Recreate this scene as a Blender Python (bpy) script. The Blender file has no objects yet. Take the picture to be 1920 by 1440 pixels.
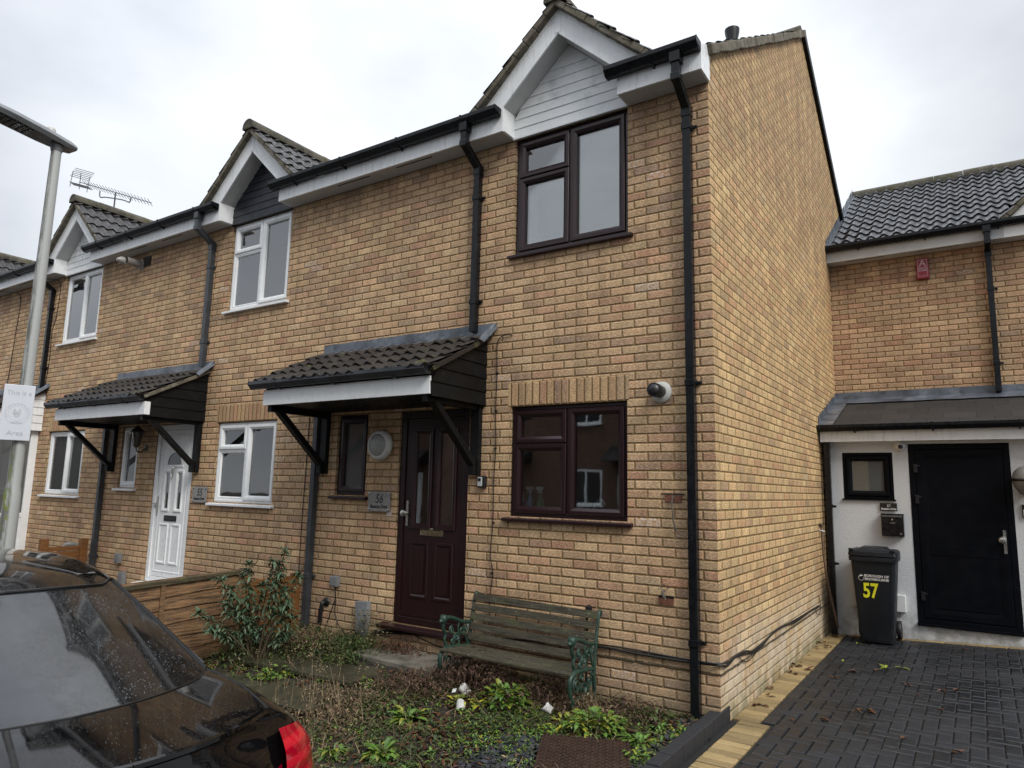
import bpy, math, random
from math import sin, cos, pi, radians as rad
from mathutils import Vector, Matrix, noise as mnoise
random.seed(7)
SC = bpy.context.scene
COL = SC.collection

# ------------------------------------------------------------------ camera
F_PX = 1315.3
cd = bpy.data.cameras.new('camera'); cam = bpy.data.objects.new('camera', cd); COL.objects.link(cam)
cd.sensor_fit = 'HORIZONTAL'; cd.sensor_width = 36.0; cd.lens = 36.0*F_PX/1920.0
cd.clip_start = 0.02; cd.clip_end = 2000
_R = ((0.83416587, 0.5510781, 0.02191393), (-0.06326191, 0.13508013, -0.98881307), (-0.54787337, 0.8234478, 0.14754149))
_m = Matrix(((_R[0][0], -_R[1][0], -_R[2][0]), (_R[0][1], -_R[1][1], -_R[2][1]), (_R[0][2], -_R[1][2], -_R[2][2])))
cam.matrix_world = Matrix.Translation((1.6859, -5.3863, 1.5819)) @ _m.to_4x4()
SC.camera = cam

# ------------------------------------------------------------------ world and sun (overcast)
W = bpy.data.worlds.new("World"); SC.world = W; W.use_nodes = True
wt = W.node_tree; wt.nodes.clear()
def wn(t): return wt.nodes.new(t)
sky = wn('ShaderNodeTexSky'); sky.sky_type = 'NISHITA'; sky.sun_disc = False
SUN_EL, SUN_AZ = rad(42), rad(60)
sky.sun_elevation = SUN_EL; sky.sun_rotation = SUN_AZ
tc = wn('ShaderNodeTexCoord'); mp = wn('ShaderNodeMapping'); mp.inputs['Scale'].default_value = (1.0, 1.0, 1.9)
ns = wn('ShaderNodeTexNoise'); ns.inputs['Scale'].default_value = 1.7; ns.inputs['Detail'].default_value = 6; ns.inputs['Roughness'].default_value = .5
wt.links.new(tc.outputs['Generated'], mp.inputs[0]); wt.links.new(mp.outputs[0], ns.inputs['Vector'])
cr = wn('ShaderNodeValToRGB'); wt.links.new(ns.outputs['Fac'], cr.inputs[0])
cr.color_ramp.elements[0].position = .34; cr.color_ramp.elements[0].color = (.330, .352, .392, 1)
cr.color_ramp.elements[1].position = .66; cr.color_ramp.elements[1].color = (.55, .57, .595, 1)
# broad bright area where the cloud is thin, and the usual brighter zenith of an overcast sky
dt = wn('ShaderNodeVectorMath'); dt.operation = 'DOT_PRODUCT'; dt.inputs[1].default_value = (-.50, .60, .62)
nm = wn('ShaderNodeVectorMath'); nm.operation = 'NORMALIZE'
wt.links.new(tc.outputs['Generated'], nm.inputs[0]); wt.links.new(nm.outputs[0], dt.inputs[0])
mr = wn('ShaderNodeMapRange'); mr.inputs[1].default_value = .72; mr.inputs[2].default_value = 1.0; mr.inputs[3].default_value = 1.0; mr.inputs[4].default_value = 1.52
mr.interpolation_type = 'SMOOTHSTEP'
wt.links.new(dt.outputs['Value'], mr.inputs[0])
sx = wn('ShaderNodeSeparateXYZ'); wt.links.new(nm.outputs[0], sx.inputs[0])
mz = wn('ShaderNodeMapRange'); mz.inputs[1].default_value = .62; mz.inputs[2].default_value = 1.0; mz.inputs[3].default_value = 1.0; mz.inputs[4].default_value = 3.2
wt.links.new(sx.outputs['Z'], mz.inputs[0])
mu = wn('ShaderNodeMath'); mu.operation = 'MULTIPLY'; wt.links.new(mr.outputs[0], mu.inputs[0]); wt.links.new(mz.outputs[0], mu.inputs[1])
vm = wn('ShaderNodeVectorMath'); vm.operation = 'SCALE'; wt.links.new(cr.outputs[0], vm.inputs[0]); wt.links.new(mu.outputs[0], vm.inputs['Scale'])
bg1 = wn('ShaderNodeBackground'); bg1.inputs[1].default_value = 1.0; wt.links.new(vm.outputs[0], bg1.inputs[0])
bg2 = wn('ShaderNodeBackground'); bg2.inputs[1].default_value = .06; wt.links.new(sky.outputs[0], bg2.inputs[0])
ms = wn('ShaderNodeMixShader'); ms.inputs[0].default_value = .08
wt.links.new(bg1.outputs[0], ms.inputs[1]); wt.links.new(bg2.outputs[0], ms.inputs[2])
wo = wn('ShaderNodeOutputWorld'); wt.links.new(ms.outputs[0], wo.inputs[0])
sl = bpy.data.lights.new('sun', 'SUN'); sun = bpy.data.objects.new('sun', sl); COL.objects.link(sun)
sl.energy = 1.5; sl.angle = rad(24); sl.color = (1, .96, .90)
sdir = Vector((cos(SUN_EL)*.90, -cos(SUN_EL)*.43, sin(SUN_EL)))
sun.rotation_euler = sdir.to_track_quat('Z', 'Y').to_euler()
SC.view_settings.view_transform = 'Standard'; SC.view_settings.look = 'None'
SC.view_settings.exposure = .67; SC.view_settings.gamma = 1
SC.render.engine = 'CYCLES'
SC.cycles.max_bounces = 8

# ------------------------------------------------------------------ material helpers
class T:
    """small wrapper that writes node trees as expressions"""
    def __init__(s, name):
        s.m = bpy.data.materials.new(name); s.m.use_nodes = True; s.t = s.m.node_tree
        s.b = s.t.nodes['Principled BSDF']
    def n(s, k, **kw):
        nd = s.t.nodes.new('ShaderNode'+k)
        for a, b in kw.items(): setattr(nd, a, b)
        return nd
    def put(s, sock, v):
        if v is None: return
        if isinstance(v, bpy.types.NodeSocket): s.t.links.new(v, sock)
        elif isinstance(v, (tuple, list)) and len(v) == 3 and sock.type == 'RGBA': sock.default_value = (*v, 1)
        else: sock.default_value = v
    def M(s, op, a, b=None, c=None):
        nd = s.n('Math', operation=op)
        s.put(nd.inputs[0], a); s.put(nd.inputs[1], b); s.put(nd.inputs[2], c)
        return nd.outputs[0]
    def add(s, a, b): return s.M('ADD', a, b)
    def mul(s, a, b): return s.M('MULTIPLY', a, b)
    def sub(s, a, b): return s.M('SUBTRACT', a, b)
    def obj(s): return s.n('TexCoord').outputs['Object']
    def xyz(s, v):
        nd = s.n('SeparateXYZ'); s.put(nd.inputs[0], v); return nd.outputs
    def vec(s, a, b, c):
        nd = s.n('CombineXYZ'); s.put(nd.inputs[0], a); s.put(nd.inputs[1], b); s.put(nd.inputs[2], c); return nd.outputs[0]
    def noise(s, v, scale=5, detail=4, rough=.55, dist=0, color=False):
        nd = s.n('TexNoise'); s.put(nd.inputs['Vector'], v); nd.inputs['Scale'].default_value = scale
        nd.inputs['Detail'].default_value = detail; nd.inputs['Roughness'].default_value = rough; nd.inputs['Distortion'].default_value = dist
        return nd.outputs[1 if color else 0]
    def white(s, v, color=False):
        nd = s.n('TexWhiteNoise', noise_dimensions='3D'); s.put(nd.inputs['Vector'], v); return nd.outputs[1 if color else 0]
    def voro(s, v, scale, feature='F1', out=0):
        nd = s.n('TexVoronoi', feature=feature); s.put(nd.inputs['Vector'], v); nd.inputs['Scale'].default_value = scale
        return nd.outputs[out]
    def ramp(s, f, stops, interp='LINEAR'):
        nd = s.n('ValToRGB'); s.put(nd.inputs[0], f); r = nd.color_ramp; r.interpolation = interp
        while len(r.elements) < len(stops): r.elements.new(.5)
        for e, (p, c) in zip(r.elements, stops):
            e.position = p; e.color = (*c, 1) if isinstance(c, (tuple, list)) else (c, c, c, 1)
        return nd.outputs[0]
    def step(s, v, a, b, lo=0., hi=1.):
        nd = s.n('MapRange', interpolation_type='SMOOTHSTEP'); s.put(nd.inputs[0], v)
        for i, q in enumerate((a, b, lo, hi)): s.put(nd.inputs[i+1], q)
        return nd.outputs[0]
    def mix(s, f, a, b, mode='MIX'):
        nd = s.n('Mix', data_type='RGBA', blend_type=mode)
        s.put(nd.inputs[0], f); s.put(nd.inputs[6], a); s.put(nd.inputs[7], b); return nd.outputs[2]
    def bump(s, h, strength=.5, dist=.01, normal=None):
        nd = s.n('Bump'); s.put(nd.inputs['Height'], h); nd.inputs['Strength'].default_value = strength; nd.inputs['Distance'].default_value = dist
        if normal is not None: s.put(nd.inputs['Normal'], normal)
        return nd.outputs[0]
    def scale(s, v, sx, sy, sz):
        nd = s.n('Mapping'); s.put(nd.inputs[0], v); nd.inputs['Scale'].default_value = (sx, sy, sz); return nd.outputs[0]
    def set(s, color=None, rough=None, normal=None, **kw):
        s.put(s.b.inputs['Base Color'], color); s.put(s.b.inputs['Roughness'], rough); s.put(s.b.inputs['Normal'], normal)
        for k, v in kw.items(): s.put(s.b.inputs[k.replace('_', ' ')], v)
        return s.m

def brick(name, axis, off, tint=(1, 1, 1), white_low=0., soldier=False, pinker=0.):
    t = T(name); p = t.obj(); X = t.xyz(p)
    wob = t.noise(p, 62, 4, .65); wob2 = t.noise(p, 9, 2)
    u = X[axis]; z = X[2]
    du = t.mul(t.sub(wob, .5), .011); dz = t.add(t.mul(t.sub(t.noise(p, 51, 4, .65), .5), .010), t.mul(t.sub(wob2, .5), .003))
    if soldier:
        uu = t.M('DIVIDE', t.add(t.add(u, du), off), .0762); col = t.M('FLOOR', uu); fu = t.M('FRACT', uu)
        row = t.M('FLOOR', t.mul(z, 0.)); L, H = .0762, .222
        fv = t.M('DIVIDE', t.sub(t.add(z, dz), 2.334), H)
    else:
        vv = t.M('DIVIDE', t.sub(t.add(z, dz), .36-.0375), .075); row = t.M('FLOOR', vv); fv = t.M('FRACT', vv)
        par = t.sub(row, t.mul(t.M('FLOOR', t.mul(row, .5)), 2.))
        jit = t.mul(t.sub(t.white(t.vec(row, 3.3, 7.)), .5), .012)
        uu = t.M('DIVIDE', t.add(t.add(t.add(t.add(u, du), off), t.mul(par, .1125)), jit), .225)
        col = t.M('FLOOR', uu); fu = t.M('FRACT', uu); L, H = .225, .075
    eu = t.mul(t.M('MINIMUM', fu, t.sub(1., fu)), L*(.58 if axis == 1 else .9)); ev = t.mul(t.M('MINIMUM', fv, t.sub(1., fv)), H)
    # rounded brick corners
    e = t.M('SMOOTH_MIN', eu, ev, .010)
    mask = t.step(e, .0036, .0066)
    ox = t.mul(t.xyz(t.n('ObjectInfo').outputs['Location'])[0], 3.7)
    idv = t.vec(col, row, t.add(ox, axis*11.+2.))
    r = t.white(idv); r2 = t.white(t.vec(row, col, t.add(ox, 31.+axis))); r3 = t.white(t.vec(t.add(col, 55.), row, t.add(ox, 9.)))
    pal = t.ramp(r, [(0, (.43, .305, .160)), (.18, (.44, .285, .160)), (.36, (.47, .345, .190)), (.50, (.40, .275, .155)), (.62, (.33, .225, .135)), (.72, (.46, .330, .180)),
                     (.82, (.41, .250, .145)), (.90, (.37, .205, .120)), (.95, (.27, .185, .125)), (1., (.45, .340, .200))])
    pal = t.mix(t.mul(.30+pinker, r3), pal, (.42, .270, .155))
    val = t.step(r2, 0, 1, .86, 1.14) if axis == 0 else t.step(r2, 0, 1, .91, 1.10)
    # drag-wiped face texture, slanted creases
    pd = t.n('Mapping'); t.put(pd.inputs[0], p); pd.inputs['Rotation'].default_value = (0, rad(52), 0) if axis == 0 else (rad(-52), 0, 0)
    pd.inputs['Scale'].default_value = (30, 30, 120) if axis == 0 else (30, 30, 120)
    g1 = t.noise(pd.outputs[0], 1.3, 4, .65); g2 = t.noise(p, 160, 3, .7); g3 = t.noise(p, 2.2, 4, .6); g4 = t.noise(p, 14, 3)
    tex = t.add(t.mul(g1, .55), t.mul(g2, .45))
    tv = t.step(tex, .35, .65, .42, 1.62)
    big = t.step(g3, .3, .7, .86, 1.12)
    strk = t.step(t.noise(t.scale(p, 5, 5, .45), 1.6, 5, .65), .35, .62, .84, 1.06)
    k = t.mul(t.mul(tv, val), t.mul(big, strk))
    c = t.mix(1., pal, t.vec(k, k, k), 'MULTIPLY')
    # bluish and pale blotches within bricks
    c = t.mix(t.step(g4, .58, .75, 0, .35), c, (.42, .36, .27))
    mc = t.mix(g4, (.190, .120, .045), (.290, .190, .080)); mc = t.mix(t.step(g2, .4, .8, 0, .6), mc, (.075, .055, .028))
    pale = t.mul(t.step(g1, .52, .66), .62); c = t.mix(pale, c, (.60, .50, .33)); dk = t.mul(t.step(g1, .47, .34), .42); c = t.mix(dk, c, (.20, .135, .080))
    c = t.mix(mask, mc, c)
    wb = t.step(r3, .988, .992, 0., .55); wb = t.mul(wb, t.step(t.noise(p, 40, 4), .45, .62))
    c = t.mix(wb, c, (.62, .57, .50))
    # damp, green and salts near the ground
    low = t.step(z, -.08, .75, 1., 0.)
    if white_low > 0:
        sal = t.mul(t.mul(t.step(z, .12, .75, 1., 0.), t.step(t.noise(p, 3.2, 5, .7), .34, .58)), white_low)
        c = t.mix(sal, c, (.60, .55, .49))
    c = t.mix(t.mul(t.step(z, -.1, .12, .75, 0.), t.step(t.noise(p, 6, 4), .35, .6)), c, (.10, .105, .04))
    c = t.mix(t.mul(low, .22), c, (.22, .19, .15))
    # darker streaks, stronger towards the top of the wall
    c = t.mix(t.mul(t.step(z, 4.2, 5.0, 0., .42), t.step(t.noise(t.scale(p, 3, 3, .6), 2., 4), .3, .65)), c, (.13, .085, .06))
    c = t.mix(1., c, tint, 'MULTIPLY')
    h = t.add(t.mul(t.step(e, .0005, .013), 1.), t.mul(tex, .50))
    nrm = t.bump(h, .9, .012)
    return t.set(c, t.step(tex, .3, .7, .95, .75), nrm)

BR_F = brick('buff brick front', 0, .1075, tint=(1.21, 1.16, 1.18))
BR_S = brick('buff brick gable', 1, -.2175, tint=(1.31, 1.27, 1.12), white_low=.55)  # lighter, yellower tint puts this side's brighter light into the brick colour
BR_R = brick('buff brick back', 0, -.1075, tint=(1.10, 1.04, 1.08))
BR_SOL = brick('buff brick soldier', 0, .0, soldier=True, tint=(1.18, 1.10, 1.05))
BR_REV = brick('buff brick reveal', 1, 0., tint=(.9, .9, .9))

def plain(name, col, rough=.5, nscale=8, namt=.12, bumps=0., bscale=60, metal=0., spec=.5, dirt=None, dirt_amt=0., streak=False):
    t = T(name); p = t.obj()
    n = t.noise(p, nscale, 5, .6)
    k = t.step(n, .25, .75, 1-namt, 1+namt)
    c = t.mix(1., col, t.vec(k, k, k), 'MULTIPLY')
    if dirt:
        pv = t.scale(p, 9, 9, 1.1) if streak else p
        d = t.mul(t.step(t.noise(pv, 3.2 if streak else 5, 6, .68), .50, .78), dirt_amt)
        c = t.mix(d, c, dirt)
        d2 = t.mul(t.step(t.noise(p, 90, 3, .7), .6, .75), dirt_amt*.5); c = t.mix(d2, c, dirt)
    nr = t.bump(t.noise(p, bscale, 4, .6), bumps, .004) if bumps else None
    return t.set(c, t.step(t.noise(p, nscale*2.3, 3), .3, .7, max(.02, rough-.08), rough+.10), nr, Metallic=metal, Specular_IOR_Level=spec)

UPVC = plain('white upvc', (.80, .82, .83), .32, 5, .05, dirt=(.22, .22, .19), dirt_amt=.42, streak=True)
UPVC_C = plain('clean white upvc', (.82, .84, .85), .30, 5, .04, dirt=(.35, .34, .32), dirt_amt=.16, streak=True)
CLAD = plain('stained white cladding', (.72, .74, .75), .40, 2, .06, dirt=(.20, .21, .21), dirt_amt=.5)
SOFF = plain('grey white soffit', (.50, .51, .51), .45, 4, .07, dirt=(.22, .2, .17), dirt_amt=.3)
NAVY = plain('blue black painted boards', (.012, .014, .022), .42, 6, .25, bumps=.25)
BLACKW = plain('black painted timber', (.005, .0055, .006), .48, 8, .3, spec=.22, bumps=.35, dirt=(.05, .05, .05), dirt_amt=.25)
GUT = plain('black gutter plastic', (.006, .0068, .0085), .30, 9, .3, spec=.32, bumps=.08, dirt=(.06, .065, .07), dirt_amt=.30, streak=True)
GUTW = plain('weathered grey gutter plastic', (.040, .045, .053), .38, 7, .3, dirt=(.015, .015, .017), dirt_amt=.8)
ANTH = plain('anthracite painted door', (.0025, .0032, .0055), .45, 3, .12, spec=.12)
RENDER = None
LEAD = plain('grey lead sheet', (.085, .098, .12), .36, 4, .55, bumps=.7, bscale=16, dirt=(.26, .28, .30), dirt_amt=.7)
VERGE = plain('mossy verge mortar', (.13, .115, .085), .95, 12, .4, bumps=1., bscale=70, dirt=(.30, .29, .25), dirt_amt=.55)
METAL = plain('brushed steel', (.55, .54, .50), .28, 20, .08, metal=1.)
BRASS = plain('polished letter plate', (.70, .66, .50), .10, 20, .06, metal=1.)
GALV = plain('galvanised column', (.40, .42, .42), .48, 14, .22, bumps=.12, dirt=(.13, .14, .12), dirt_amt=.55)
GREYP = plain('grey plastic box', (.20, .21, .22), .45, 14, .2, dirt=(.06, .06, .05), dirt_amt=.5)
WHITEP = plain('white plastic', (.72, .73, .72), .35, 10, .04)
BLACKP = plain('black plastic', (.010, .010, .012), .38, 10, .2)
RUBBER = plain('black cable', (.010, .009, .009), .5, 20, .3)
TERRA = plain('broken red brick core', (.19, .075, .045), .9, 30, .25, bumps=.6)
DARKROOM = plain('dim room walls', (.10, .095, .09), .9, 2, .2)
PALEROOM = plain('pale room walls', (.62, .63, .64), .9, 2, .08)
CURT = plain('pale net blind', (.52, .56, .60), .8, 3, .1)

def rosewood():
    t = T('rosewood woodgrain upvc'); p = t.obj()
    g = t.noise(t.scale(p, 60, 60, 2.2), 2.2, 5, .65)
    c = t.ramp(g, [(.3, (.008, .0032, .0045)), (.55, (.022, .0065, .0085)), (.75, (.012, .0045, .006))])
    return t.set(c, .30, t.bump(g, .15, .002))
ROSE = rosewood()

def render_mat():
    t = T('white textured render'); p = t.obj(); n = t.noise(p, 70, 5, .65); b = t.noise(p, 2.5, 4)
    c = t.mix(b, (.56, .58, .60), (.68, .69, .70)); X = t.xyz(p)
    c = t.mix(t.mul(t.step(X[2], -.12, .55, .85, 0.), t.step(t.noise(p, 7, 5, .7), .35, .65)), c, (.28, .28, .26))
    return t.set(c, .85, t.bump(n, .8, .008))
RENDER = render_mat()

def tiles(name, base, moss=.4, wet=.45, lich=.3):
    t = T(name); p = t.obj(); X = t.xyz(p)
    n = t.noise(p, 7, 5, .6); f = t.noise(p, 120, 3, .7); br = t.white(t.vec(t.M('FLOOR', t.mul(X[0], 3.3)), t.M('FLOOR', t.mul(X[1], 3.1)), t.M('FLOOR', t.mul(X[2], 3.1))))
    k = t.mul(t.step(n, .25, .75, .6, 1.4), t.step(br, 0, 1, .75, 1.25))
    c = t.mix(1., base, t.vec(k, k, k), 'MULTIPLY')
    c = t.mix(t.mul(t.step(f, .62, .72), lich), c, (.26, .26, .22))
    m = t.mul(t.step(t.noise(p, 5.5, 6, .75), .56, .68), moss)
    mcol = t.mix(t.noise(p, 60, 2), (.05, .06, .012), (.12, .12, .03))
    c = t.mix(m, c, mcol)
    ro = t.step(t.noise(p, 25, 4), .35, .65, wet, wet+.3); ro = t.add(ro, t.mul(m, .4))
    return t.set(c, ro, t.bump(t.add(f, t.mul(m, 3.)), .45, .004))
TILE_M = tiles('dark brown roof tiles', (.026, .023, .023), .30, .40)
TILE_C = tiles('brown canopy tiles', (.019, .0145, .012), .85, .45)
TILE_57 = tiles('wet dark roof tiles', (.030, .030, .034), .35, .10, .30)
TILE_R = tiles('ridge tiles', (.075, .068, .05), .85, .7, .6)

def shingle():
    t = T('black felt shingles'); p = t.obj(); X = t.xyz(p)
    v = t.M('DIVIDE', X[1], .30); row = t.M('FLOOR', v); fv = t.M('FRACT', v)
    par = t.sub(row, t.mul(t.M('FLOOR', t.mul(row, .5)), 2.))
    u = t.M('DIVIDE', t.add(X[0], t.mul(par, .17)), .34); fu = t.M('FRACT', u)
    e = t.M('MINIMUM', t.mul(t.M('MINIMUM', fu, t.sub(1., fu)), .34), t.mul(t.M('MINIMUM', fv, t.sub(1., fv)), .30))
    m = t.step(e, .002, .007); r = t.white(t.vec(t.M('FLOOR', u), row, 1.)); g = t.noise(p, 220, 2, .7)
    k = t.mul(t.step(r, 0, 1, .8, 1.25), t.step(g, .3, .7, .7, 1.3))
    c = t.mix(m, (.006, .006, .006), t.mix(1., (.024, .021, .019), t.vec(k, k, k), 'MULTIPLY'))
    return t.set(c, .8, t.bump(t.add(m, t.mul(g, .4)), .5, .004))
SHING = shingle()

def glass(name, tint=(.9, .95, .95), mn=.10, gain=1.0, frost=0.0):
    t = T(name); t.t.nodes.remove(t.b)
    tr = t.n('BsdfTransparent'); tr.inputs[0].default_value = (*tint, 1)
    if frost:
        tr2 = t.n('BsdfDiffuse'); tr2.inputs[0].default_value = (.17, .18, .18, 1)
        mm = t.n('MixShader'); mm.inputs[0].default_value = frost; t.t.links.new(tr.outputs[0], mm.inputs[1]); t.t.links.new(tr2.outputs[0], mm.inputs[2]); tr = mm
    gl = t.n('BsdfGlossy'); gl.inputs['Roughness'].default_value = .02
    p = t.obj(); nb = t.bump(t.noise(p, 1.6, 2), .06, .02); t.t.links.new(nb, gl.inputs['Normal'])
    fr = t.n('Fresnel'); fr.inputs[0].default_value = 1.55
    f = t.M('MINIMUM', t.add(t.mul(fr.outputs[0], gain), mn), 1.)
    ms = t.n('MixShader'); t.put(ms.inputs[0], f); t.t.links.new(tr.outputs[0], ms.inputs[1]); t.t.links.new(gl.outputs[0], ms.inputs[2])
    out = t.t.nodes['Material Output']; t.t.links.new(ms.outputs[0], out.inputs[0]); return t.m
GLASS = glass('double glazing', mn=.09, gain=2.1)
GLASS_UP = glass('double glazing reflecting sky', mn=.20, gain=1.8)
GLASS_F = glass('obscured glazing', (.5, .52, .52), mn=.04, gain=1.2, frost=.6)

# ------------------------------------------------------------------ mesh helpers
class MB:
    def __init__(s, o=(0, 0, 0)): s.v = []; s.f = []; s.mi = []; s.o = Vector(o); s.cm = 0
    def P(s, p): s.v.append(Vector(p)-s.o); return len(s.v)-1
    def face(s, pts): s.f.append([s.P(p) for p in pts]); s.mi.append(s.cm); return s
    def idx(s, ids): s.f.append(list(ids)); s.mi.append(s.cm)
    def box(s, x0, x1, y0, y1, z0, z1):
        c = [s.P((x, y, z)) for z in (z0, z1) for (x, y) in ((x0, y0), (x1, y0), (x1, y1), (x0, y1))]
        for q in ((3, 2, 1, 0), (4, 5, 6, 7), (0, 1, 5, 4), (1, 2, 6, 5), (2, 3, 7, 6), (3, 0, 4, 7)): s.idx([c[i] for i in q])
        return s
    def obox(s, c, ax, ay, az):
        c = Vector(c); ax, ay, az = map(Vector, (ax, ay, az)); ids = []
        for k in (-1, 1):
            for (i, j) in ((-1, -1), (1, -1), (1, 1), (-1, 1)): ids.append(s.P(c+ax*i+ay*j+az*k))
        for q in ((3, 2, 1, 0), (4, 5, 6, 7), (0, 1, 5, 4), (1, 2, 6, 5), (2, 3, 7, 6), (3, 0, 4, 7)): s.idx([ids[i] for i in q])
        return s
    def beam(s, a, b, w, h, up=(0, 0, 1)):
        a, b = Vector(a), Vector(b); d = (b-a); L = d.length; d.normalize()
        up = Vector(up); sd = d.cross(up).normalized(); u2 = sd.cross(d).normalized()
        return s.obox((a+b)/2, d*L/2, sd*w/2, u2*h/2)
    def prism(s, poly, d):
        d = Vector(d); n = len(poly); a = [s.P(p) for p in poly]; b = [s.P(Vector(p)+d) for p in poly]
        s.idx(a[::-1]); s.idx(b)
        for i in range(n): j = (i+1) % n; s.idx((a[i], a[j], b[j], b[i]))
        return s
    def tube(s, pts, r, seg=8, caps=True, sub=0):
        pts = [Vector(p) for p in pts]; n = len(pts)
        rs = r if isinstance(r, (list, tuple)) else [r]*n
        if sub:
            q, qr = [], []
            for i in range(n-1):
                p0 = pts[max(i-1, 0)]; p1 = pts[i]; p2 = pts[i+1]; p3 = pts[min(i+2, n-1)]
                for k in range(sub):
                    tt = k/sub
                    q.append(.5*((2*p1)+(-p0+p2)*tt+(2*p0-5*p1+4*p2-p3)*tt*tt+(-p0+3*p1-3*p2+p3)*tt**3)); qr.append(rs[i]*(1-tt)+rs[i+1]*tt)
            q.append(pts[-1]); qr.append(rs[-1]); pts, rs = q, qr; n = len(pts)
        prev = None; rings = []
        for i, p in enumerate(pts):
            d = (pts[min(i+1, n-1)]-pts[max(i-1, 0)])
            if d.length < 1e-9: d = Vector((0, 0, 1))
            d.normalize()
            if prev is None: a = d.orthogonal().normalized()
            else:
                a = prev-d*prev.dot(d)
                a = a.normalized() if a.length > 1e-6 else d.orthogonal().normalized()
            prev = a; b = d.cross(a)
            rings.append([s.P(p+(a*cos(2*pi*k/seg)+b*sin(2*pi*k/seg))*rs[i]) for k in range(seg)])
        for i in range(n-1):
            for k in range(seg):
                l = (k+1) % seg; s.idx((rings[i][k], rings[i][l], rings[i+1][l], rings[i+1][k]))
        if caps: s.idx(rings[0][::-1]); s.idx(rings[-1])
        return s
    def lathe(s, c, prof, ax=(0, 0, 1), seg=20, cap=True):
        c = Vector(c); ax = Vector(ax).normalized(); a = ax.orthogonal().normalized(); b = ax.cross(a); rings = []
        for r, h in prof: rings.append([s.P(c+ax*h+(a*cos(2*pi*k/seg)+b*sin(2*pi*k/seg))*max(r, 1e-4)) for k in range(seg)])
        for i in range(len(prof)-1):
            for k in range(seg): l = (k+1) % seg; s.idx((rings[i][k], rings[i][l], rings[i+1][l], rings[i+1][k]))
        if cap: s.idx(rings[0][::-1]); s.idx(rings[-1])
        return s
    def build(s, name, mats, parent=None, smooth=False, bevel=0., loc=None):
        me = bpy.data.meshes.new(name); me.from_pydata([tuple(v) for v in s.v], [], s.f)
        if not isinstance(mats, (list, tuple)): mats = [mats]
        for m in mats: me.materials.append(m)
        for p, i in zip(me.polygons, s.mi): p.material_index = i
        if smooth:
            me.polygons.foreach_set('use_smooth', [True]*len(me.polygons))
            try: me.set_sharp_from_angle(angle=rad(smooth if smooth is not True else 38))
            except Exception: pass
        o = bpy.data.objects.new(name, me); COL.objects.link(o)
        if parent is not None: o.parent = parent
        else: o.location = s.o
        if bevel:
            bm = o.modifiers.new('bevel', 'BEVEL'); bm.width = bevel; bm.segments = 2; bm.limit_method = 'ANGLE'; bm.angle_limit = rad(40)
        me.update(); return o

def tag(o, label=None, cat=None, group=None, kind=None):
    if label: o['label'] = label
    if cat: o['category'] = cat
    if group: o['group'] = group
    if kind: o['kind'] = kind
    return o
def thing(name, loc, label, cat, group=None):
    e = bpy.data.objects.new(name, None); COL.objects.link(e); e.location = loc; e.empty_display_size = .1
    return tag(e, label, cat, group)
def text(name, body, mat, parent, org, loc, size, rot=(pi/2, 0, 0), shear=0., align='CENTER', ext=.0008, sx=1., bold=0.):
    cu = bpy.data.curves.new(name, 'FONT'); cu.body = body; cu.size = size; cu.shear = shear; cu.align_x = align; cu.align_y = 'CENTER'; cu.extrude = ext; cu.resolution_u = 3
    cu.offset = bold
    o = bpy.data.objects.new(name, cu); COL.objects.link(o)
    dg = bpy.context.evaluated_depsgraph_get(); me = bpy.data.meshes.new_from_object(o.evaluated_get(dg)); me.name = name
    COL.objects.unlink(o); bpy.data.objects.remove(o)
    me.materials.clear(); me.materials.append(mat)
    q = bpy.data.objects.new(name, me); COL.objects.link(q); q.parent = parent
    q.location = Vector(loc)-Vector(org); q.rotation_euler = rot; q.scale = (sx, 1, 1)
    return q

def tile_field(mb, org, uv, sv, width, length, pitch=.16, gauge=.33, amp=.030, lift=.022, spw=7, nrm=None, u_phase=0., rag=.006, skip=None):
    """interlocking pan tiles as real relief: each course a corrugated sheet lifted at its lower edge"""
    org, uv, sv = Vector(org), Vector(uv).normalized(), Vector(sv).normalized()
    n = uv.cross(sv); n.normalize()
    if n.z < 0: n = -n
    nc = max(1, int(math.ceil(length/gauge))); du = pitch/spw; nu = int(round(width/du))
    def prof(u):
        f = ((u+u_phase)/pitch) % 1.
        return amp*(.5-.5*cos(2*pi*f))**1.25
    for c in range(nc):
        s0 = c*gauge; s1 = min((c+1)*gauge+.02, length)
        tw = 0.; rows = []
        for i in range(nu+1):
            u = i*du; k = int((u+u_phase)/(pitch*2)); rr = random.Random(c*131+k*7); dl = rr.uniform(-rag, rag); dh = rr.uniform(0, rag)
            h = prof(u)
            a = org+uv*u+sv*(s0-.018+dl)+n*(h+lift+dh); b = org+uv*u+sv*s1+n*h*1.0
            lo = org+uv*u+sv*(s0-.018+dl)+n*(h+lift+dh-.016)
            bk = org+uv*u+sv*(s0+.10)+n*(h-.012)
            rows.append((mb.P(a), mb.P(b), mb.P(lo), mb.P(bk)))
        for i in range(nu):
            if skip and skip(i*du, s0): continue
            A, B = rows[i], rows[i+1]
            mb.idx((A[0], B[0], B[1], A[1])); mb.idx((A[2], B[2], B[0], A[0])); mb.idx((A[3], B[3], B[2], A[2]))

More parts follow.
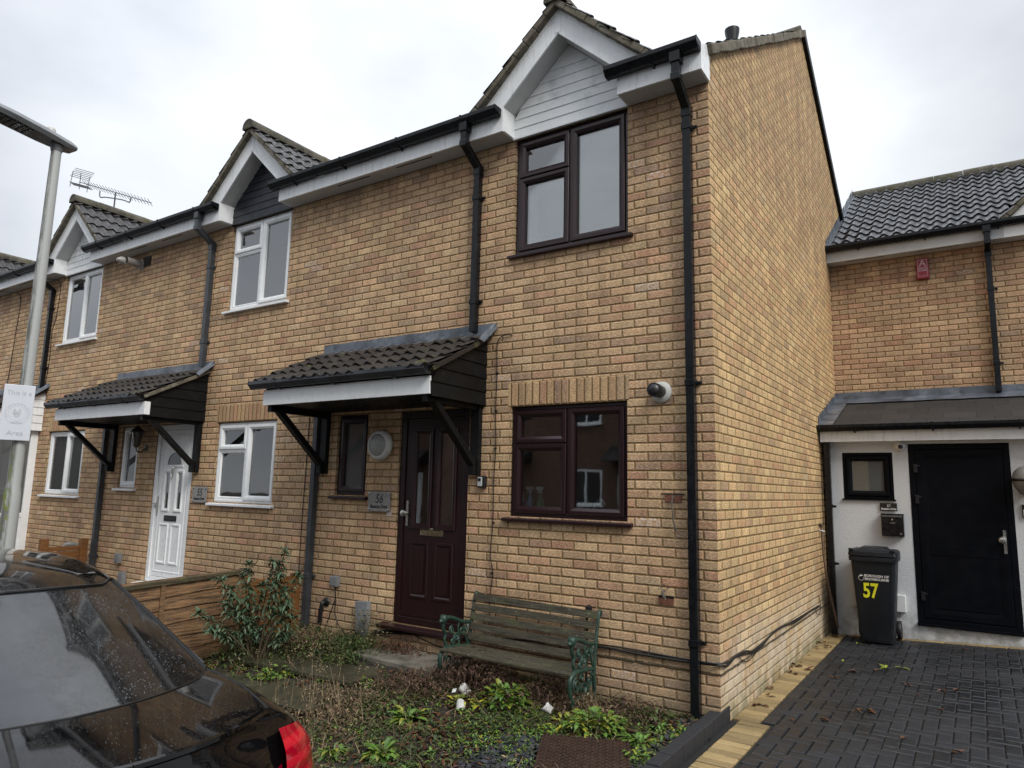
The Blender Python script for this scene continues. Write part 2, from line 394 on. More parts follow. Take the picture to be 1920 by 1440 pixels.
def ring(mb, x0, x1, z0, z1, w, yf, yb, ch=0.012):
    """mitred rectangular frame with a chamfered inner edge, facing -y"""
    o = [(x0, z0), (x1, z0), (x1, z1), (x0, z1)]; a = w*.55
    m = [(x0+a, z0+a), (x1-a, z0+a), (x1-a, z1-a), (x0+a, z1-a)]
    i = [(x0+w, z0+w), (x1-w, z0+w), (x1-w, z1-w), (x0+w, z1-w)]
    L = [[mb.P((x, yb, z)) for x, z in o], [mb.P((x, yf+.004, z)) for x, z in o], [mb.P((x+(.004 if k in (0, 3) else -.004), yf, z+(.004 if k < 2 else -.004))) for k, (x, z) in enumerate(o)],
         [mb.P((x, yf, z)) for x, z in m], [mb.P((x, yf+ch, z)) for x, z in i], [mb.P((x, yb, z)) for x, z in i]]
    for a_, b_ in zip(L[:-1], L[1:]):
        for k in range(4): j = (k+1) % 4; mb.idx((a_[k], a_[j], b_[j], b_[k]))

def wall_xz(mb, x0, x1, z0, z1, holes, y=0., depth=.10):
    xs = sorted({x0, x1, *[h[0] for h in holes], *[h[1] for h in holes]}); zs = sorted({z0, z1, *[h[2] for h in holes], *[h[3] for h in holes]})
    mb.cm = 0
    for a, b in zip(xs[:-1], xs[1:]):
        for c, d in zip(zs[:-1], zs[1:]):
            mx, mz = (a+b)/2, (c+d)/2
            if any(h[0] < mx < h[1] and h[2] < mz < h[3] for h in holes): continue
            mb.face([(a, y, c), (b, y, c), (b, y, d), (a, y, d)])
    for h in holes:
        if len(h) > 4 and h[4] == 'flush': continue
        mb.cm = 1
        mb.face([(h[0], y, h[2]), (h[0], y, h[3]), (h[0], y+depth, h[3]), (h[0], y+depth, h[2])])
        mb.face([(h[1], y, h[3]), (h[1], y, h[2]), (h[1], y+depth, h[2]), (h[1], y+depth, h[3])])
        mb.face([(h[0], y, h[3]), (h[1], y, h[3]), (h[1], y+depth, h[3]), (h[0], y+depth, h[3])])
        mb.face([(h[1], y, h[2]), (h[0], y, h[2]), (h[0], y+depth, h[2]), (h[1], y+depth, h[2])])
    mb.cm = 0

def window(par, org, x0, x1, z0, z1, style, fm, gm, y=.035, sill=True, sillm=None, label=None, mull=.5, tr=.66):
    f = MB(org); w = .046
    ring(f, x0, x1, z0, z1, w, y, y+.06, .008)
    xm = x0+(x1-x0)*mull; panes = []
    sw = .058
    def sash(a, b, c, d, proud=.014):
        ring(f, a, b, c, d, sw, y-proud, y+.05, .016); panes.append((a+sw*.8, b-sw*.8, c+sw*.8, d-sw*.8))
    def fixed(a, b, c, d):
        ring(f, a, b, c, d, .026, y+.006, y+.05, .014); panes.append((a+.018, b-.018, c+.018, d-.018))
    if style == 'three':
        zt = z0+(z1-z0)*tr
        f.box(xm-.022, xm+.022, y+.002, y+.06, z0+w, z1-w); f.box(x0+w, xm-.022, y+.002, y+.06, zt-.02, zt+.02)
        sash(x0+w-.012, xm-.010, zt+.006, z1-w+.012)
        (sash if fm is ROSE else fixed)(x0+w-.012*(fm is ROSE), xm-.010-.012*(fm is not ROSE), z0+w-.012*(fm is ROSE), zt-.006-.014*(fm is not ROSE))
        sash(xm+.010, x1-w+.012, z0+w-.012, z1-w+.012)
    elif style == 'two':
        f.box(xm-.022, xm+.022, y+.002, y+.06, z0+w, z1-w)
        fixed(x0+w, xm-.022, z0+w, z1-w); sash(xm+.004, x1-w+.012, z0+w-.012, z1-w+.012)
    else: sash(x0+w-.012, x1-w+.012, z0+w-.012, z1-w+.012)
    o = f.build('window', fm, par, bevel=0.)
    if label: o['label'] = label
    for a, b, c, d in panes:
        g = MB(org); g.box(a, b, y+.028, y+.036, c, d); g.build('pane', gm, o)
    if sill:
        s = MB(org); s.prism([(x0-.055, y-.08, z0-.045), (x0-.055, y-.08, z0-.018), (x0-.055, y+.03, z0-.002), (x0-.055, y+.03, z0-.045)], (x1-x0+.11, 0, 0)); s.build('sill', sillm or fm, o, bevel=.004)
    return o

def gutter(mb, x0, x1, y, z, w=.112, h=.085, brackets=True, caps=True):
    """square-section gutter running along x; y = back face, opens upward"""
    pr = [(0, 0), (0, -h*.9), (-.012, -h), (-w*.62, -h), (-w, -h*.45), (-w, 0), (-w+.006, 0), (-w+.008, -h*.4), (-w*.62, -h+.008), (-.01, -h+.008), (-.006, 0)]
    mb.prism([(x0, y+a, z+b) for a, b in pr], (x1-x0, 0, 0))
    if caps:
        for xx in (x0, x1-.006): mb.prism([(xx, y+.003, z+.004), (xx, y+.003, z-h*.9), (xx, y-.012, z-h-.004), (xx, y-w*.62, z-h-.004), (xx, y-w-.004, z-h*.45), (xx, y-w-.004, z+.004)], (.006, 0, 0))
    if brackets:
        n = max(1, int((x1-x0)/.75))
        for i in range(n):
            xx = x0+(x1-x0)*(i+.5)/n
            mb.prism([(xx, y+.018, z-.02), (xx, y+.018, z-h-.022), (xx, y-w*.6, z-h-.009), (xx, y-w-.006, z-h*.45), (xx, y-w-.006, z+.005), (xx, y-w+.004, z+.005)], (.022, 0, 0))

def pipe_sq(mb, pts, w=.065):
    for a, b in zip(pts[:-1], pts[1:]):
        a, b = Vector(a), Vector(b); d = (b-a).normalized()
        mb.beam(a-d*w*.35, b+d*w*.35, w, w, up=(0, 1, 0) if abs(d.z) > .5 else (0, 0, 1))
def downpipe(par, org, x, ztop, zbot, y=-.045, neck=None, mat=None, clips=(), lab=None, skew=0.):
    p = MB(org); w = .066
    if neck is not None:
        yg, zg = neck
        p.box(x-.045, x+.045, yg-.045, yg+.045, zg-.06, zg+.03)
        p.box(x-w/2, x+w/2, yg-w/2, yg+w/2, zg-.20, zg-.06); p.box(x-w/2-.006, x+w/2+.006, yg-w/2-.006, yg+w/2+.006, zg-.215, zg-.155)
        p.beam((x, yg, zg-.185), (x, y, ztop-.02), w, w, up=(1, 0, 0))
        p.box(x-w/2-.006, x+w/2+.006, y-w/2-.006, y+w/2+.006, ztop-.10, ztop)
    p.box(x-w/2, x+w/2, y-w/2, y+w/2, zbot, ztop-.02)
    for zc in clips:
        p.box(x-w/2-.007, x+w/2+.007, y-w/2-.007, y+w/2+.007, zc-.025, zc+.025)
        p.box(x+w/2, x+w/2+.045, y+.018, y+w/2, zc-.014, zc+.014)
        p.lathe((x+w/2+.035, y+.010, zc), [(.008, 0), (.008, .01)], (0, 1, 0), 8)
    o = p.build('downpipe', mat or GUT, par, bevel=.003)
    if lab: o['label'] = lab
    return o

# ------------------------------------------------------------------ houses
TS = .63; TC = 1/math.hypot(1, TS); TSN = TS*TC
def gable(par, org, cx, yo, cladm, face=UPVC, soff=SOFF, back=1.35):
    """small tiled gable over the first-floor window: boards, soffits, cladding, mortar verge, tiles, ridge"""
    S = .93
    b = MB(org); y0, y1 = yo-.222, yo-.2
    for sg in (-1, 1):
        P = [(0, 6.03), (.93, 5.165), (.93, 4.975), (.6, 4.975), (.6, 5.22), (0, 5.78)]
        b.prism([(cx+sg*x, y0, z) for x, z in (P if sg < 0 else P[::-1])], (0, .022, 0))
        b.box(*sorted((cx+sg*.6, cx+sg*.615)), yo-.2, yo+.0, 4.975, 5.225)
        # thin cover strip under the verge
        b.prism([(cx+sg*x, y0-.006, z) for x, z in ((0, 6.035), (.95, 5.152), (.95, 5.115), (0, 5.995))], (0, .006, 0))
    b.box(cx-.03, cx+.03, y0-.004, y0, 5.785, 5.99)
    for sg in (-1, 1):
        for q in (.25, .62): 
            x = cx+sg*q; z = 5.905-q*.86; b.lathe((x, y0-.003, z), [(.0075, 0), (.006, .004)], (0, 1, 0), 8)
    o = b.build('bargeboard', face, par, bevel=.002)
    s = MB(org)
    for sg in (-1, 1): s.prism([(cx+sg*.6, yo-.2, 5.225), (cx, yo-.2, 5.785), (cx, yo+.0, 5.785), (cx+sg*.6, yo+.0, 5.225)], (0, 0, .01))
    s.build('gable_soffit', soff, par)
    c = MB(org); hb = .0985; z = 4.98
    hw = lambda z: .6 if z < 5.22 else max(.0, .6*(5.78-z)/.56)
    while z < 5.77:
        z2 = min(z+hb, 5.775); a, bb = hw(z), hw(z2)
        c.face([(cx-a, yo-.020, z), (cx+a, yo-.020, z), (cx+bb, yo-.012, z2), (cx-bb, yo-.012, z2)])
        c.face([(cx-a, yo-.008, z-.001), (cx+a, yo-.008, z-.001), (cx+a, yo-.020, z), (cx-a, yo-.020, z)])
        z = z2
    c.box(cx-.605, cx+.605, yo-.032, yo-.004, 4.965, 4.982)
    c.build('gable_cladding', cladm, par)
    for sg in (-1, 1):
        v = MB(org)
        n = 9
        for i in range(n):
            a = Vector((cx+sg*.98*i/n, yo-.255, 6.062-.98*i/n*S)); e = Vector((cx+sg*.98*(i+1)/n, yo-.255, 6.062-.98*(i+1)/n*S))
            rr = random.Random(i*7+int(cx*10)); j = rr.uniform(-.004, .006)
            v.beam(a+Vector((0, j, j)), e+Vector((0, j, rr.uniform(-.004, .006))), .085, .058)
        v.build('verge_mortar', VERGE, par, bevel=.008)
    t = MB(org)
    ze = 5.175
    tile_field(t, (cx-.98, yo-.30, ze), (0, 1, 0), (1, 0, S), back+.3, .98*math.hypot(1, S), pitch=.15, gauge=.30, amp=.030)
    tile_field(t, (cx+.98, yo-.30, ze), (0, 1, 0), (-1, 0, S), back+.3, .98*math.hypot(1, S), pitch=.15, gauge=.30, amp=.030)
    t.build('gable_tiles', TILE_M, par, smooth=35)
    r = MB(org); k = 0; yy = yo-.32
    while yy < yo+back:
        zt = 6.085+random.uniform(-.004, .008)
        pr = [(cos(a)*.105, sin(a)*.10) for a in [pi*i/8 for i in range(9)]]
        r.prism([(cx+x, yy, zt+z) for x, z in pr]+[(cx-.105, yy, zt-.03), (cx+.105, yy, zt-.03)], (0, .40, 0))
        yy += .405
    r.build('ridge_tiles', TILE_R, par, smooth=50, bevel=0.)
    return o

def main_roof(par, org, x0, x1, yo, ridge_y, gcx, rm=TILE_M, ridge=True, amp=.03, pitch=.15, rear=True, spw=6):
    L = (ridge_y-yo+.27)/TC; ze = 5.125
    t = MB(org)
    sk = (lambda u, s: abs(x0+u-gcx) < .84 and s < 1.0) if gcx is not None else None
    tile_field(t, (x0, yo-.27, ze), (1, 0, 0), (0, TC, TSN), x1-x0, L, pitch=pitch, gauge=.335, amp=amp, skip=sk, spw=spw)
    zr = ze+TSN*L
    # sheet under the tiles and the rear slope
    for a, b, ys in ([(x0, x1, .9)] if gcx is None else [(x0, gcx-.84, .05), (gcx-.84, gcx+.84, .95), (gcx+.84, x1, .05)]):
        t.face([(a, yo-.25+ys*TC, ze-.03+ys*TSN), (b, yo-.25+ys*TC, ze-.03+ys*TSN), (b, ridge_y, zr-.03), (a, ridge_y, zr-.03)])
    if rear: t.face([(x0, ridge_y, zr), (x1, ridge_y, zr), (x1, 2*ridge_y-yo+.25, ze), (x0, 2*ridge_y-yo+.25, ze)])
    t.build('roof', rm, par, smooth=35)
    if ridge:
        r = MB(org); xx = x0
        while xx < x1-.05:
            e = min(xx+.44, x1); zt = zr-.01+random.uniform(-.004, .01)
            pr = [(cos(a)*.115, sin(a)*.105) for a in [pi*i/8 for i in range(9)]]
            r.prism([(xx, ridge_y+y, zt+z) for y, z in pr]+[(xx, ridge_y-.115, zt-.05), (xx, ridge_y+.115, zt-.05)], (e-xx-.001, 0, 0)); xx += .445
        r.build('ridge_tiles', TILE_R, par, smooth=50)
    return zr

def eaves(par, org, segs, yo, gsegs, gm=GUT, face=UPVC, soff=SOFF, inner=.33):
    for a, b in segs:
        f = MB(org); f.box(a, b, yo-.222, yo-.2, 4.975, 5.125); f.build('fascia', face, par)
    for k, (a, b) in enumerate(segs):
        a, b = (a, b+inner) if k == 0 else (a-inner, b)
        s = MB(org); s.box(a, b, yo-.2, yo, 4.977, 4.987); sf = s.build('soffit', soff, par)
        if b-a > 1:
            for q in range(int((b-a)/.9)):
                s = MB(org); s.box(a+.25+q*.9, a+.75+q*.9, yo-.168, yo-.150, 4.9755, 4.979); s.build('soffit_vent', GUT, sf)
    for a, b in gsegs:
        g = MB(org); gutter(g, a, b, yo-.224, 5.205); g.build('gutter', gm, par, bevel=.003)

def canopy(par, org, d, sidem, lead=True, fas=UPVC_C, gm=GUTW, br=BLACKW, sof=BLACKW, brackets=True, endw=False):
    x0, x1 = d-4.42, d-2.20; yf = -.82; zb = 2.385; zt = 3.02; ze = 2.60
    b = MB(org)
    for xa in ((x0, x0+.02), (x1-.02, x1)):
        # horizontal boards with a slight lap on the side
        b.prism([(xa[0], yf+.02, zb), (xa[0], 0, zb-.03), (xa[0], 0, zt-.01), (xa[0], yf+.02, ze-.03)], (xa[1]-xa[0], 0, 0))
    n = 5
    for i in range(n):
        za = zb-.03+i*.13; zc = za+.13
        ya = yf if za < ze-.03 else yf*(zt-za)/(zt-ze+.03)*1.0
        yc = yf if zc < ze-.03 else yf*max(0, (zt-.01-zc))/(zt-ze+.02)
        if i == 0: za = zb-.028
        b.face([(x1+.016, ya+.01, za), (x1+.016, -.002, za), (x1+.004, -.002, zc), (x1+.004, yc+.005, zc)])
        b.face([(x1, ya+.01, za), (x1, -.002, za), (x1+.016, -.002, za), (x1+.016, ya+.01, za)])
    b.box(x0+.02, x1-.02, yf+.02, 0, zb+.0, zb+.012)
    c = b.build('canopy', sidem, par)
    s = MB(org); s.box(x0+.02, x1-.02, yf+.02, -.002, zb-.012, zb-.001); s.build('soffit', sof, c)
    f = MB(org); f.box(x0-.01, x1+(.012 if endw else .0), yf-.002, yf+.02, zb-.012, zb+.145)
    if endw: f.box(x1+.012, x1+.03, yf-.002, yf+.07, zb-.012, zb+.145)
    for i in range(5): f.lathe((x0+.18+i*.46, yf-.004, zb+.06+.01*(i % 2)), [(.006, 0), (.005, .003)], (0, 1, 0), 6)
    f.build('fascia', fas, c, bevel=.002)
    L = math.hypot(.88, zt-ze); sv = Vector((0, .88, zt-ze+.03)).normalized()
    t = MB(org); tile_field(t, (x0-.10, yf-.07, ze-.015), (1, 0, 0), sv, x1-x0+.16, L+.0, pitch=.152, gauge=.245, amp=.034, rag=.012)
    t.face([(x0-.08, yf-.05, ze-.03), (x1+.05, yf-.05, ze-.03), (x1+.05, -.002, zt-.02), (x0-.08, -.002, zt-.02)])
    t.build('canopy_tiles', TILE_C, c, smooth=35)
    for xv in (x1+.035, x0-.05): v = MB(org); v.beam((xv, yf-.03, ze-.015), (xv, -.01, zt+.0), .05, .045); v.build('verge_mortar', VERGE if endw else TILE_C, c, bevel=.006)
    l = MB(org); nseg = 22
    tops = [3.155+.004*math.sin(i*1.7) for i in range(nseg+1)]
    for i in range(nseg):
        xa = x0-.06+(x1-x0+.14)*i/nseg; xb = x0-.06+(x1-x0+.14)*(i+1)/nseg; w1 = .012*math.sin(i*2.1); w2 = .012*math.sin((i+1)*2.1)
        l.face([(xa, -.012, 3.06), (xb, -.012, 3.06), (xb, -.006, tops[i+1]), (xa, -.006, tops[i])])
        l.face([(xa, -.15+w1, 3.005+w1*.3), (xb, -.15+w2, 3.005+w2*.3), (xb, -.012, 3.06), (xa, -.012, 3.06)])
        l.face([(xa, -.006, tops[i]), (xb, -.006, tops[i+1]), (xb, 0, tops[i+1]), (xa, 0, tops[i])])
    l.prism([(x1+.075, -.20, 2.955), (x1+.075, -.004, 3.06), (x1+.11, -.003, 3.155), (x1+.09, -.06, 3.06)], (.006, 0, 0))
    l.face([(x1+.06, -.22, 2.965), (x1+.115, -.20, 2.93), (x1+.125, -.003, 3.10), (x1+.08, -.003, 3.155)])
    l.build('lead_flashing', LEAD, c, smooth=60)
    g = MB(org); gutter(g, x0-.14, x1+.015, yf-.004, 2.615, w=.10, h=.075); g.build('gutter', gm, c, bevel=.002)
    if brackets:
        for xb in (x0+.06, x1-.075):
            k = MB(org); k.box(xb-.05, xb+.05, -.055, -.0, 1.70, zb-.013); k.box(xb-.035, xb+.035, -.10, -.055, 1.70, 1.80)
            k.beam((xb, -.075, 1.80), (xb, yf+.14, zb-.05), .058, .075, up=(1, 0, 0)); k.box(xb-.03, xb+.03, yf+.03, -.055, zb-.075, zb-.013)
            k.lathe((xb+.01, -.104, 1.75), [(.012, 0), (.012, .008)], (0, 1, 0), 8)
            k.build('bracket', br, c, bevel=.004)
    return c

def interior(par, org, x0, x1, yo, z0, z1, mat, depth=2.6, front=.10):
    m = MB(org); ya, yb = yo+front, yo+depth
    m.face([(x0, yb, z0), (x1, yb, z0), (x1, yb, z1), (x0, yb, z1)]); m.face([(x0, ya, z0), (x1, ya, z0), (x1, yb, z0), (x0, yb, z0)])
    m.face([(x0, ya, z1), (x1, ya, z1), (x1, yb, z1), (x0, yb, z1)]); m.face([(x0, ya, z0), (x0, yb, z0), (x0, yb, z1), (x0, ya, z1)]); m.face([(x1, ya, z0), (x1, yb, z0), (x1, yb, z1), (x1, ya, z1)])
    return m.build('interior', mat, par)

def std_house(d, label, cat, frame, gm_up, gm_lo, clad, upstyle, lowstyle, door='none', canopy_kw=None, small=True, gface=UPVC, xr=None):
    xr = d if xr is None else xr
    org = (d, 0, 0); H = thing('terraced_house', org, label, cat, 'row of buff brick terraced houses')
    cx = d-1.325
    holes = [(d-1.915, d-.725, 3.80, 4.99), (d-1.905, d-.735, 1.335, 2.334), (d-1.935, d-.72, 2.334, 2.556, 'flush')]
    if door != 'none': holes.append((d-3.27, d-2.375, .25 if door != 'porch' else .0, 2.345))
    if small: holes.append((d-4.19, d-3.73, 1.475, 2.34))
    w = MB(org); wall_xz(w, d-4.5, xr, -.45, 4.99, holes)
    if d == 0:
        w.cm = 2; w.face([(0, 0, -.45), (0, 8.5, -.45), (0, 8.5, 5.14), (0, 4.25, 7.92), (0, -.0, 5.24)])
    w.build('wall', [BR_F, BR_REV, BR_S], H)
    s = MB(org); s.face([(d-1.935, 0, 2.334), (d-.72, 0, 2.334), (d-.72, 0, 2.556), (d-1.935, 0, 2.556)]); s.build('soldier_course', BR_SOL, H)
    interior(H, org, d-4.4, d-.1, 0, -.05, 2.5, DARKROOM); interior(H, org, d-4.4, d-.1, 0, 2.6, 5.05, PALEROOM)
    window(H, org, d-1.905, d-.73, 3.80, 4.965, upstyle, frame, gm_up, y=.03)
    window(H, org, d-1.90, d-.74, 1.337, 2.326, lowstyle, frame, gm_lo, y=.03)
    if small: window(H, org, d-4.185, d-3.735, 1.477, 2.335, 'one', frame, GLASS_F, y=.03)
    gable(H, org, cx, 0, clad, face=gface)
    main_roof(H, org, d-4.5, xr, 0, 4.25, cx)
    eaves(H, org, [(d-4.5, cx-.93), (cx+.93, xr)], 0, [(d-4.5, cx-.62), (cx+.52, xr+(.02 if d == 0 else 0))], face=gface, inner=.33)
    if canopy_kw is not None: canopy(H, org, d, **canopy_kw)
    return H

H56 = std_house(0., 'end terrace brick house with dark rosewood window frames and white clad gable', 'house', ROSE, GLASS_UP, GLASS, CLAD, 'three', 'three', door='yes', canopy_kw=dict(sidem=BLACKW))
O = (0, 0, 0)
# verge of the gable wall, end plate of the eaves box, rear verge
m = MB(O); n = 26
for i in range(n):
    a = i/n; b = (i+1)/n; za = lambda q: 5.235+(7.945-5.235)*q
    m.beam((.018+random.uniform(-.006, .008), -.05+4.30*a, za(a)), (.018+random.uniform(-.006, .008), -.05+4.30*b+.01, za(b)), .075, .085+random.uniform(-.012, .014))
m.build('verge_mortar', VERGE, H56, bevel=.010)
m = MB(O); m.beam((.012, 4.22, 7.95), (.012, 8.75, 5.10), .075, .12); m.build('rear_verge', BLACKW, H56)
m = MB(O); m.prism([(.0, -.222, 4.975), (.0, -.003, 4.975), (.0, -.003, 5.30), (.0, -.222, 5.20)], (.018, 0, 0)); m.build('eaves_end_plate', UPVC_C, H56)
downpipe(H56, O, -.172, 4.79, -.12, y=-.04, neck=(-.278, 5.11), clips=(4.60, 2.44, .47))
downpipe(H56, O, -2.335, 4.79, 3.08, y=-.04, neck=(-.278, 5.11), clips=(4.45, 3.38))
downpipe(H56, O, -4.47, 2.37, -.02, y=-.05, clips=(.60,), mat=GUTW)

m = MB(O); rr_ = random.Random(4)
MORT = plain('ragged bed joint mortar', (.085, .068, .040), .95, 40, .4, bumps=1., bscale=120, dirt=(.30, .25, .17), dirt_amt=.7)
for i in range(60):
    xa, xb = -2.25+i*2.25/60, -2.25+(i+1)*2.25/60; m.beam((xa, -.002, .262+rr_.uniform(-.003, .003)), (xb, -.002, .262+rr_.uniform(-.003, .003)), rr_.uniform(.010, .024), rr_.uniform(.007, .015))
for i in range(110):
    ya, yb = i*4.3/110, (i+1)*4.3/110; m.beam((.002, ya, .255+rr_.uniform(-.003, .003)), (.002, yb, .255+rr_.uniform(-.003, .003)), rr_.uniform(.010, .024), rr_.uniform(.007, .015))
m.build('damp_course', MORT, H56)
def curtain(par, org, x0, x1, y, z0, z1, mat=CURT, amp=.012, name='curtain'):
    m = MB(org); n = 24
    for i in range(n):
        xa, xb = x0+(x1-x0)*i/n, x0+(x1-x0)*(i+1)/n; f = lambda q: y+amp*sin(q*95.)
        m.face([(xa, f(xa), z0), (xb, f(xb), z0), (xb, f(xb), z1), (xa, f(xa), z1)])
    m.build(name, mat, par, smooth=80)
def door_dark(par, org, d):
    fr = MB(org); x0, x1, z0, z1 = d-3.265, d-2.38, .25, 2.34
    fr.box(x0, x0+.07, .02, .09, z0, z1); fr.box(x1-.07, x1, .02, .09, z0, z1); fr.box(x0+.07, x1-.07, .02, .09, z1-.07, z1); fr.box(x0+.07, x1-.07, .01, .09, z0, z0+.07)
    fr.prism([(x0-.13, -.09, z0-.05), (x0-.13, -.09, z0-.02), (x0-.13, .03, z0-.001), (x0-.13, .03, z0-.05)], (x1-x0+.19, 0, 0))
    D = fr.build('door', ROSE, par, bevel=.004)
    lf = MB(org); a, b = x0+.072, x1-.072; c, e = z0+.075, z1-.075; yf = .035
    gl = [(a+.12, a+.315, 1.20, 2.13), (b-.315, b-.12, 1.20, 2.13)]
    hs = [*gl]
    wall_xz(lf, a, b, c, e, hs, y=yf, depth=.03)
    for g0, g1, h0, h1 in gl: ring(lf, g0-.035, g1+.035, h0-.035, h1+.035, .055, yf-.018, yf+.02, .02)
    for g0, g1 in ((a+.10, a+.335), (b-.335, b-.10)):
        ring(lf, g0, g1, .50, 1.045, .04, yf-.010, yf+.004, .012)
        lf.box(g0+.05, g1-.05, yf-.010, yf+.002, .555, .99)
    lf.box(a, b, yf-.012, yf, c, c+.035)
    lf.build('door_leaf', ROSE, D, bevel=0.)
    for g0, g1, h0, h1 in gl: g = MB(org); g.box(g0, g1, yf+.012, yf+.018, h0, h1); g.build('door_glass', GLASS, D)
    q = MB(org); cx_ = (a+b)/2; q.box(cx_-.145, cx_+.145, yf-.010, yf, 1.105, 1.178); q.box(cx_-.128, cx_+.128, yf-.018, yf-.010, 1.115, 1.155); q.prism([(cx_-.13, yf-.030, 1.160), (cx_-.13, yf-.010, 1.172), (cx_-.13, yf-.010, 1.150), (cx_-.13, yf-.022, 1.150)], (.26, 0, 0))
    q.build('letter_plate', BRASS, D, bevel=.003)
    q = MB(org); hx = a+.045; q.box(hx-.014, hx+.014, yf-.012, yf, 1.19, 1.44); q.lathe((hx-.01, yf-.065, 1.315), [(.012, .055), (.012, .03), (.030, .02), (.036, .008), (.030, -.006), (.012, -.012)], (0, 1, 0), 16)
    q.build('door_handle', METAL, D, smooth=True, bevel=0.)
    return D
door_dark(H56, O, 0)

# neighbouring house to the left, white windows
H55 = std_house(-4.5, 'mid terrace brick house with white windows and white front door', 'house', UPVC_C, GLASS_UP, GLASS, NAVY, 'three', 'three', door='yes', canopy_kw=dict(sidem=BLACKW, endw=True))
O5 = (-4.5, 0, 0)
downpipe(H55, O5, -4.5-2.30, 4.79, 3.08, y=-.04, neck=(-.278, 5.11), clips=(4.45, 3.42), mat=GUTW)
downpipe(H55, O5, -4.5-4.56, 2.37, -.02, y=-.05, clips=(.50,), mat=GUTW)
def door_white(par, org, d):
    fr = MB(org); x0, x1, z0, z1 = d-3.265, d-2.38, .25, 2.34
    for q in ((x0, x0+.07, z0, z1), (x1-.07, x1, z0, z1), (x0+.07, x1-.07, z1-.07, z1), (x0+.07, x1-.07, z0, z0+.075)): fr.box(q[0], q[1], .01, .09, q[2], q[3])
    fr.prism([(x0-.07, -.13, z0-.04), (x0-.07, -.13, z0-.015), (x0-.07, .02, z0-.001), (x0-.07, .02, z0-.04)], (x1-x0+.14, 0, 0))
    D = fr.build('door', UPVC_C, par, bevel=.004)
    lf = MB(org); a, b = x0+.075, x1-.075; c, e = z0+.08, z1-.075; yf = .03; cx_ = (a+b)/2
    gl = [(cx_-.20, cx_-.085, 1.21, 1.70), (cx_+.085, cx_+.20, 1.21, 1.70)]
    wall_xz(lf, a, b, c, e, gl, y=yf, depth=.03)
    for g0, g1, h0, h1 in gl: ring(lf, g0-.03, g1+.03, h0-.03, h1+.03, .04, yf-.014, yf+.02, .016)
    ring(lf, a+.06, b-.06, c+.06, e-.06, .02, yf-.006, yf+.01, .006)
    for g0, g1 in ((cx_-.245, cx_-.03), (cx_+.03, cx_+.245)): ring(lf, g0, g1, .50, 1.02, .035, yf-.012, yf+.004, .012)
    # half-round fanlight surround
    n = 12
    for i in range(n):
        t0, t1 = pi*i/n, pi*(i+1)/n
        lf.face([(cx_+cos(t0)*.20, yf-.012, 1.80+sin(t0)*.20), (cx_+cos(t1)*.20, yf-.012, 1.80+sin(t1)*.20), (cx_+cos(t1)*.165, yf-.012, 1.80+sin(t1)*.165), (cx_+cos(t0)*.165, yf-.012, 1.80+sin(t0)*.165)])
    lf.box(cx_-.20, cx_+.20, yf-.012, yf, 1.775, 1.80)
    lf.build('door_leaf', UPVC_C, D)
    g = MB(org); g.prism([(cx_+cos(pi*i/n)*.165, yf-.004, 1.80+sin(pi*i/n)*.165) for i in range(n+1)], (0, .003, 0)); g.build('fanlight', plain('dark fanlight glass', (.02, .022, .024), .06, spec=.8), D)
    for g0, g1, h0, h1 in gl: g = MB(org); g.box(g0, g1, yf+.012, yf+.018, h0, h1); g.build('door_glass', GLASS, D)
    q = MB(org); q.box(cx_-.14, cx_+.14, yf-.012, yf, 1.055, 1.13); q.box(cx_-.12, cx_+.12, yf-.020, yf-.012, 1.07, 1.10); q.build('letter_plate', BLACKP, D, bevel=.003)
    q = MB(org); hx = a+.04; q.box(hx-.014, hx+.014, yf-.012, yf, 1.12, 1.38); q.beam((hx-.045, yf-.05, 1.28), (hx+.05, yf-.05, 1.28), .02, .02); q.box(hx-.01, hx+.01, yf-.05, yf-.012, 1.27, 1.29); q.build('door_handle', METAL, D, bevel=.003)
    q = MB(org); q.tube([(cx_, yf-.02, 1.78), (cx_-.02, yf-.03, 1.72), (cx_, yf-.035, 1.62), (cx_+.02, yf-.03, 1.72), (cx_, yf-.02, 1.78)], .007, 6, sub=3); q.lathe((cx_, yf-.03, 1.76), [(.02, -.01), (.026, 0), (.018, .012)], (0, 1, 0), 10); q.build('door_knocker', METAL, D, smooth=True)
    return D
door_white(H55, O5, -4.5)

H54 = std_house(-9.06, 'brick terrace house with enclosed white porch, behind the lamp post', 'house', UPVC_C, GLASS_UP, GLASS, UPVC, 'two', 'two', door='porch', canopy_kw=dict(sidem=UPVC, brackets=False, sof=SOFF, br=UPVC), small=False, xr=-9.0)
O4 = (-9.06, 0, 0); d4 = -9.06
downpipe(H54, O4, d4-2.30, 4.79, 3.08, y=-.04, neck=(-.278, 5.11), clips=(4.45, 3.42))
m = MB(O4); xa, xb = d4-4.4, d4-2.27
